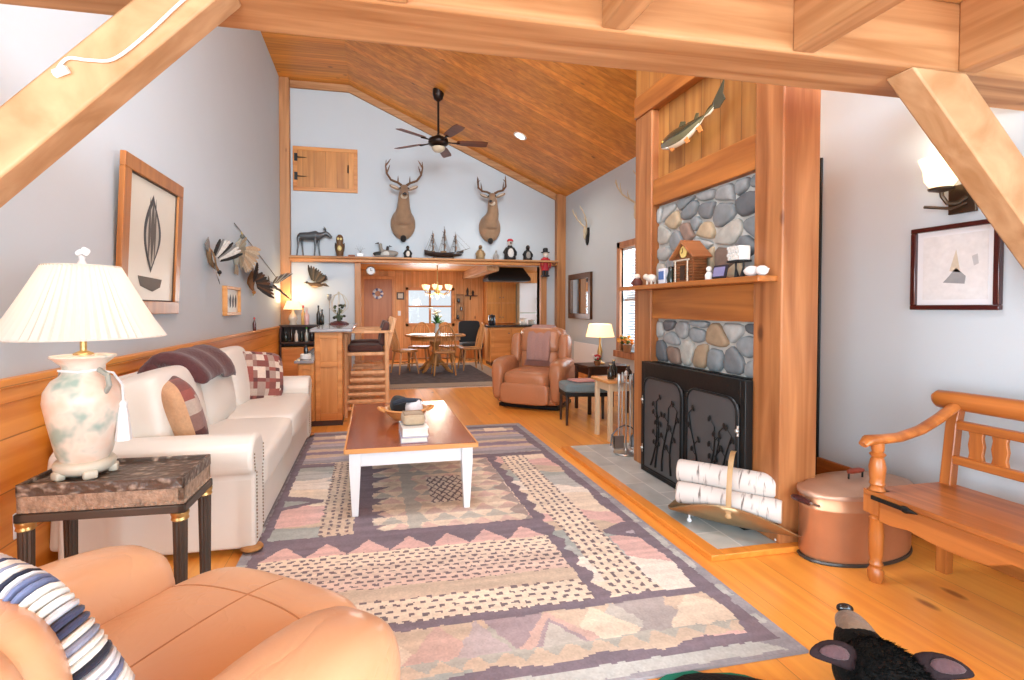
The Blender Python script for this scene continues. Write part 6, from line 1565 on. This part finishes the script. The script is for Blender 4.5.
# ================================================================== mantel and chimney things
MZ = 1.4525
o = thing('cabin_clock', 'log cabin shaped mantel clock with pitched roof and round dial', 'clock', (2.055, 2.95, MZ))
m = MB('#8a5230'); m.box(-.06, .06, -.13, .13, 0, .012)
for k in range(8):
    z = .024+k*.021
    m.tube([(-.052, -.125, z), (-.052, .125, z)], .0115, 8).tube([(-.055, -.12, z), (.055, -.12, z)], .0115, 8).tube([(-.055, .12, z), (.055, .12, z)], .0115, 8)
m.box(-.045, .05, -.115, .115, .012, .19)
m.prism([(-.125, .185), (.125, .185), (0, .285)], 'X', -.05, .05); m.build('cabin_walls', wood('cabin_logs', '#8a5733', '#6b3f22', grain=1, knot=0), o, ang=60)
for sy in (-1, 1): MB().bar((-.0, sy*-.008, .305), (0, sy*.155, .175), .17, .014, (0, -sy*.1, 1)).build('roof_panel', wood('cabin_roof_%d' % sy, '#b07448', '#945a34', grain=0, knot=0), o, bevel=.002)
MB('#e3c777').lathe([(.003, 0), (.042, 0), (.045, .008), (.003, .010)], (-.052, 0, .222), 22, mt=Euler((0, -PI/2, 0)).to_matrix()).build('clock_dial', 'ptg', o)
MB('#2b2018').bar((-.064, 0, .222), (-.064, .004, .25), .004, .003, (1, 0, 0)).bar((-.064, 0, .222), (-.064, .022, .215), .004, .003, (1, 0, 0)).build('hands', 'pt', o)
MB('#3a2418').box(-.068, -.062, -.03, .03, .012, .12).build('doorway', 'pt', o); m = MB('#c9bfae')
for y in (-.08, .08): m.tube([(-.075, y, .0), (-.075, y, .16)], .006, 6)
m.tube([(-.075, -.10, .16), (-.075, .10, .16)], .006, 6); m.build('porch_rail', 'pt', o)
o = thing('candle_lantern', 'white shingled birdhouse lantern on dark legs at the right of the mantel', 'lantern', (2.055, 2.50, MZ))
o.scale = (.8, .8, .95)
MB('#e4e3df').box(-.045, .045, -.06, .06, .105, .19).build('white_box', 'pt', o, bevel=.006)
m = MB('#d2d0cb')
for r_ in range(4):
    for c_ in range(5): m.ell((-.047, -.05+c_*.025+(r_ % 2)*.010-.005, .116+r_*.021), (.006, .012, .012), seg=8, n=4)
m.build('shingles', 'pt', o)
MB('#1c1c1d').box(-.05, .05, -.066, .066, .093, .105).build('dark_tray', 'pt', o, bevel=.003)
for y in (-.045, .03): MB('#1c1c1d').tube([(0, y*.7, 0.004), (0, y, .06), (0, y, .095)], [.018, .006, .008], 8).build('leg', 'pt', o)
def fig(name, label, y, cat, fn, x=2.045):
    o = thing(name, label, cat, (x, y, MZ)); fn(o); return o
def f_santa(o):
    MB('#5d2c24').lathe([(.035, 0), (.04, .03), (.025, .06), (.003, .062)], (0, 0, 0), 12).build('body', 'pt', o); MB('#e8ddd2').ell((0, 0, .075), (.022, .022, .022)).build('head', 'pt', o); MB('#7a3a30').tube([(0, .02, .05), (-.02, .035, .035), (-.03, .03, .02)], .009, 6).build('arm', 'pt', o)
bpy.data.objects['cabin_clock'].scale = (.85, .82, .88)
fig('small_figurine', 'brown and white figurine at the far left end of the mantel', 3.60, 'figurine', f_santa)
def f_lamb(o):
    MB('#e9e5dd').tube([(0, -.05, .045), (0, 0, .05), (0, .045, .05)], [.028, .036, .03], 10).build('body', 'pt', o, sub=1); MB('#e4ded4').ell((0, .075, .065), (.02, .026, .022)).build('head', 'pt', o)
    for sy in (-.03, .03):
        for sx in (-.015, .015): MB('#d9d2c6').tube([(sx, sy, 0), (sx, sy, .04)], .008, 6).build('leg', 'pt', o)
fig('lamb_figurine', 'small white lamb figurine near the left end of the mantel', 3.40, 'figurine', f_lamb)
def f_blue(o):
    MB('#dfe4ee').box(-.02, .02, -.04, .04, 0, .11).build('white_block', 'pt', o, bevel=.004); MB('#4a6fae').box(-.024, -.02, -.03, .03, .03, .09).build('blue_panel', 'pt', o)
fig('picture_block', 'white and blue upright block left of the cabin clock', 3.235, 'ornament', f_blue)
def f_dark(o): MB('#26302a').lathe([(.028, 0), (.032, .04), (.02, .08), (.022, .10), (.003, .10)], (0, 0, 0), 12).build('jar_body', 'ptg', o, ang=60); MB('#1a1a1a').lathe([(.024, .10), (.018, .115), (.003, .118)], (0, 0, 0), 12).build('lid', 'ptg', o)
fig('dark_jar', 'dark lidded jar just left of the cabin clock', 3.145, 'jar', f_dark)
def f_white(o): MB('#e9e7e4').lathe([(.022, 0), (.025, .03), (.014, .05), (.003, .052)], (0, 0, 0), 12).build('body', 'pt', o); MB('#ece8e2').ell((0, 0, .068), .018).build('head', 'pt', o)
fig('angel_figurine', 'tiny white figurine just right of the cabin clock', 2.745, 'figurine', f_white)
def f_frame(o):
    m = MB('#2c2430'); m.obox((0, 0, .045), (.010, .12, .08), (0, .2, 0)); m.build('frame', 'pt', o, bevel=.002)
    MB('#8a86b0').obox((-.008, 0, .045), (.003, .095, .056), (0, .2, 0)).build('photo', 'ptg', o)
fig('small_photo_frame', 'small dark tilted photo frame left of the white lantern', 2.645, 'photo frame', f_frame)
tag(MB('#eceae8').ell((0, 0, .03), (.035, .045, .03)).tube([(0, .04, .03), (0, .06, .035)], [.012, .004], 6).build('shell_ornament', 'ptg', loc=(2.04, 2.385, MZ)), 'larger white shell ornament at the right end of the mantel', 'ornament')
tag(MB('#e6e4e2').ell((0, 0, .028), (.03, .036, .028)).tube([(0, -.03, .03), (0, -.05, .034)], [.010, .003], 6).build('shell_ornament', 'ptg', loc=(2.04, 2.31, MZ)), 'smaller white shell ornament rightmost on the mantel', 'ornament')
o = thing('mounted_fish', 'dark backed trout mount on the boarded chimney above the stone', 'fish', (2.155, 3.02, 2.49))
def FP(t): return Vector((-.075-.03*math.sin(t*PI), lerp(.34, -.34, t), -.025+.10*max(0, t-.45)**1.6*2.6-.02*math.sin(t*PI)))
def ringf(lo):
    rs = []
    for i in range(15):
        t = i/14*.93; c_ = FP(t); h_ = .010+.062*math.sin(min(1, t*1.15+.10)*PI)**.75 if t < .8 else lerp(.034, .022, (t-.8)/.13); rs.append([c_+Vector((-.55*h_*math.cos(a), 0, h_*math.sin(a))) for a in ([2*PI*k/16 for k in range(16)])])
    return rs
b = MB('#3d3a2a'); b.grid(ringf(0)); bd = b.build('body', 'ptg', o, ang=60)
m = bd.data; cl_ = m.attributes['Col']
for p in m.polygons:
    if p.normal.z < -.55: cl_.data[p.index].color = c4('#e6ddc6')
    elif p.normal.z < -.1: cl_.data[p.index].color = c4('#6d6548')
t_ = FP(.93); m = MB('#4a4636'); m.sheet([t_+Vector(q) for q in ((0, .03, -.02), (0, -.05, -.04), (0, -.11, .0), (0, -.085, .05), (0, -.10, .14), (0, -.04, .08), (0, .02, .02))], .006, (-1, 0, 0)); m.build('tail_fin', 'ptg', o)
for t, dz, l in ((.42, .055, 1), (.68, .05, .5)):
    c_ = FP(t); MB('#5a5238').sheet([c_+Vector(q) for q in ((0, .05*l, dz*.7), (0, .0, dz+.05*l), (0, -.06*l, dz+.03*l), (0, -.05*l, dz*.6))], .006, (-1, 0, 0)).build('dorsal_fin', 'ptg', o)
for t in (.22, .52, .72):
    c_ = FP(t); MB('#d98a4a').sheet([c_+Vector(q) for q in ((-.01, .02, -.045), (-.015, -.03, -.095), (-.015, -.065, -.09), (-.01, -.03, -.04))], .006, (-1, 0, 0)).build('lower_fin', 'ptg', o)
c_ = FP(.04); MB('#c9a24a').ell(c_+Vector((-.028, -.02, .012)), .010).build('eye', 'ptg', bd)
MB('#d9a06a').tube([FP(0)+Vector((0, .0, -.012)), FP(0)+Vector((0, .02, -.022))], [.014, .006], 8).build('jaw', 'ptg', o)
MB().cyl((-.07, 0, -.01), (.005, 0, -.01), .012).build('wall_peg', 'black', o)

bpy.data.objects['mounted_fish'].scale = (.9, .9, .9)
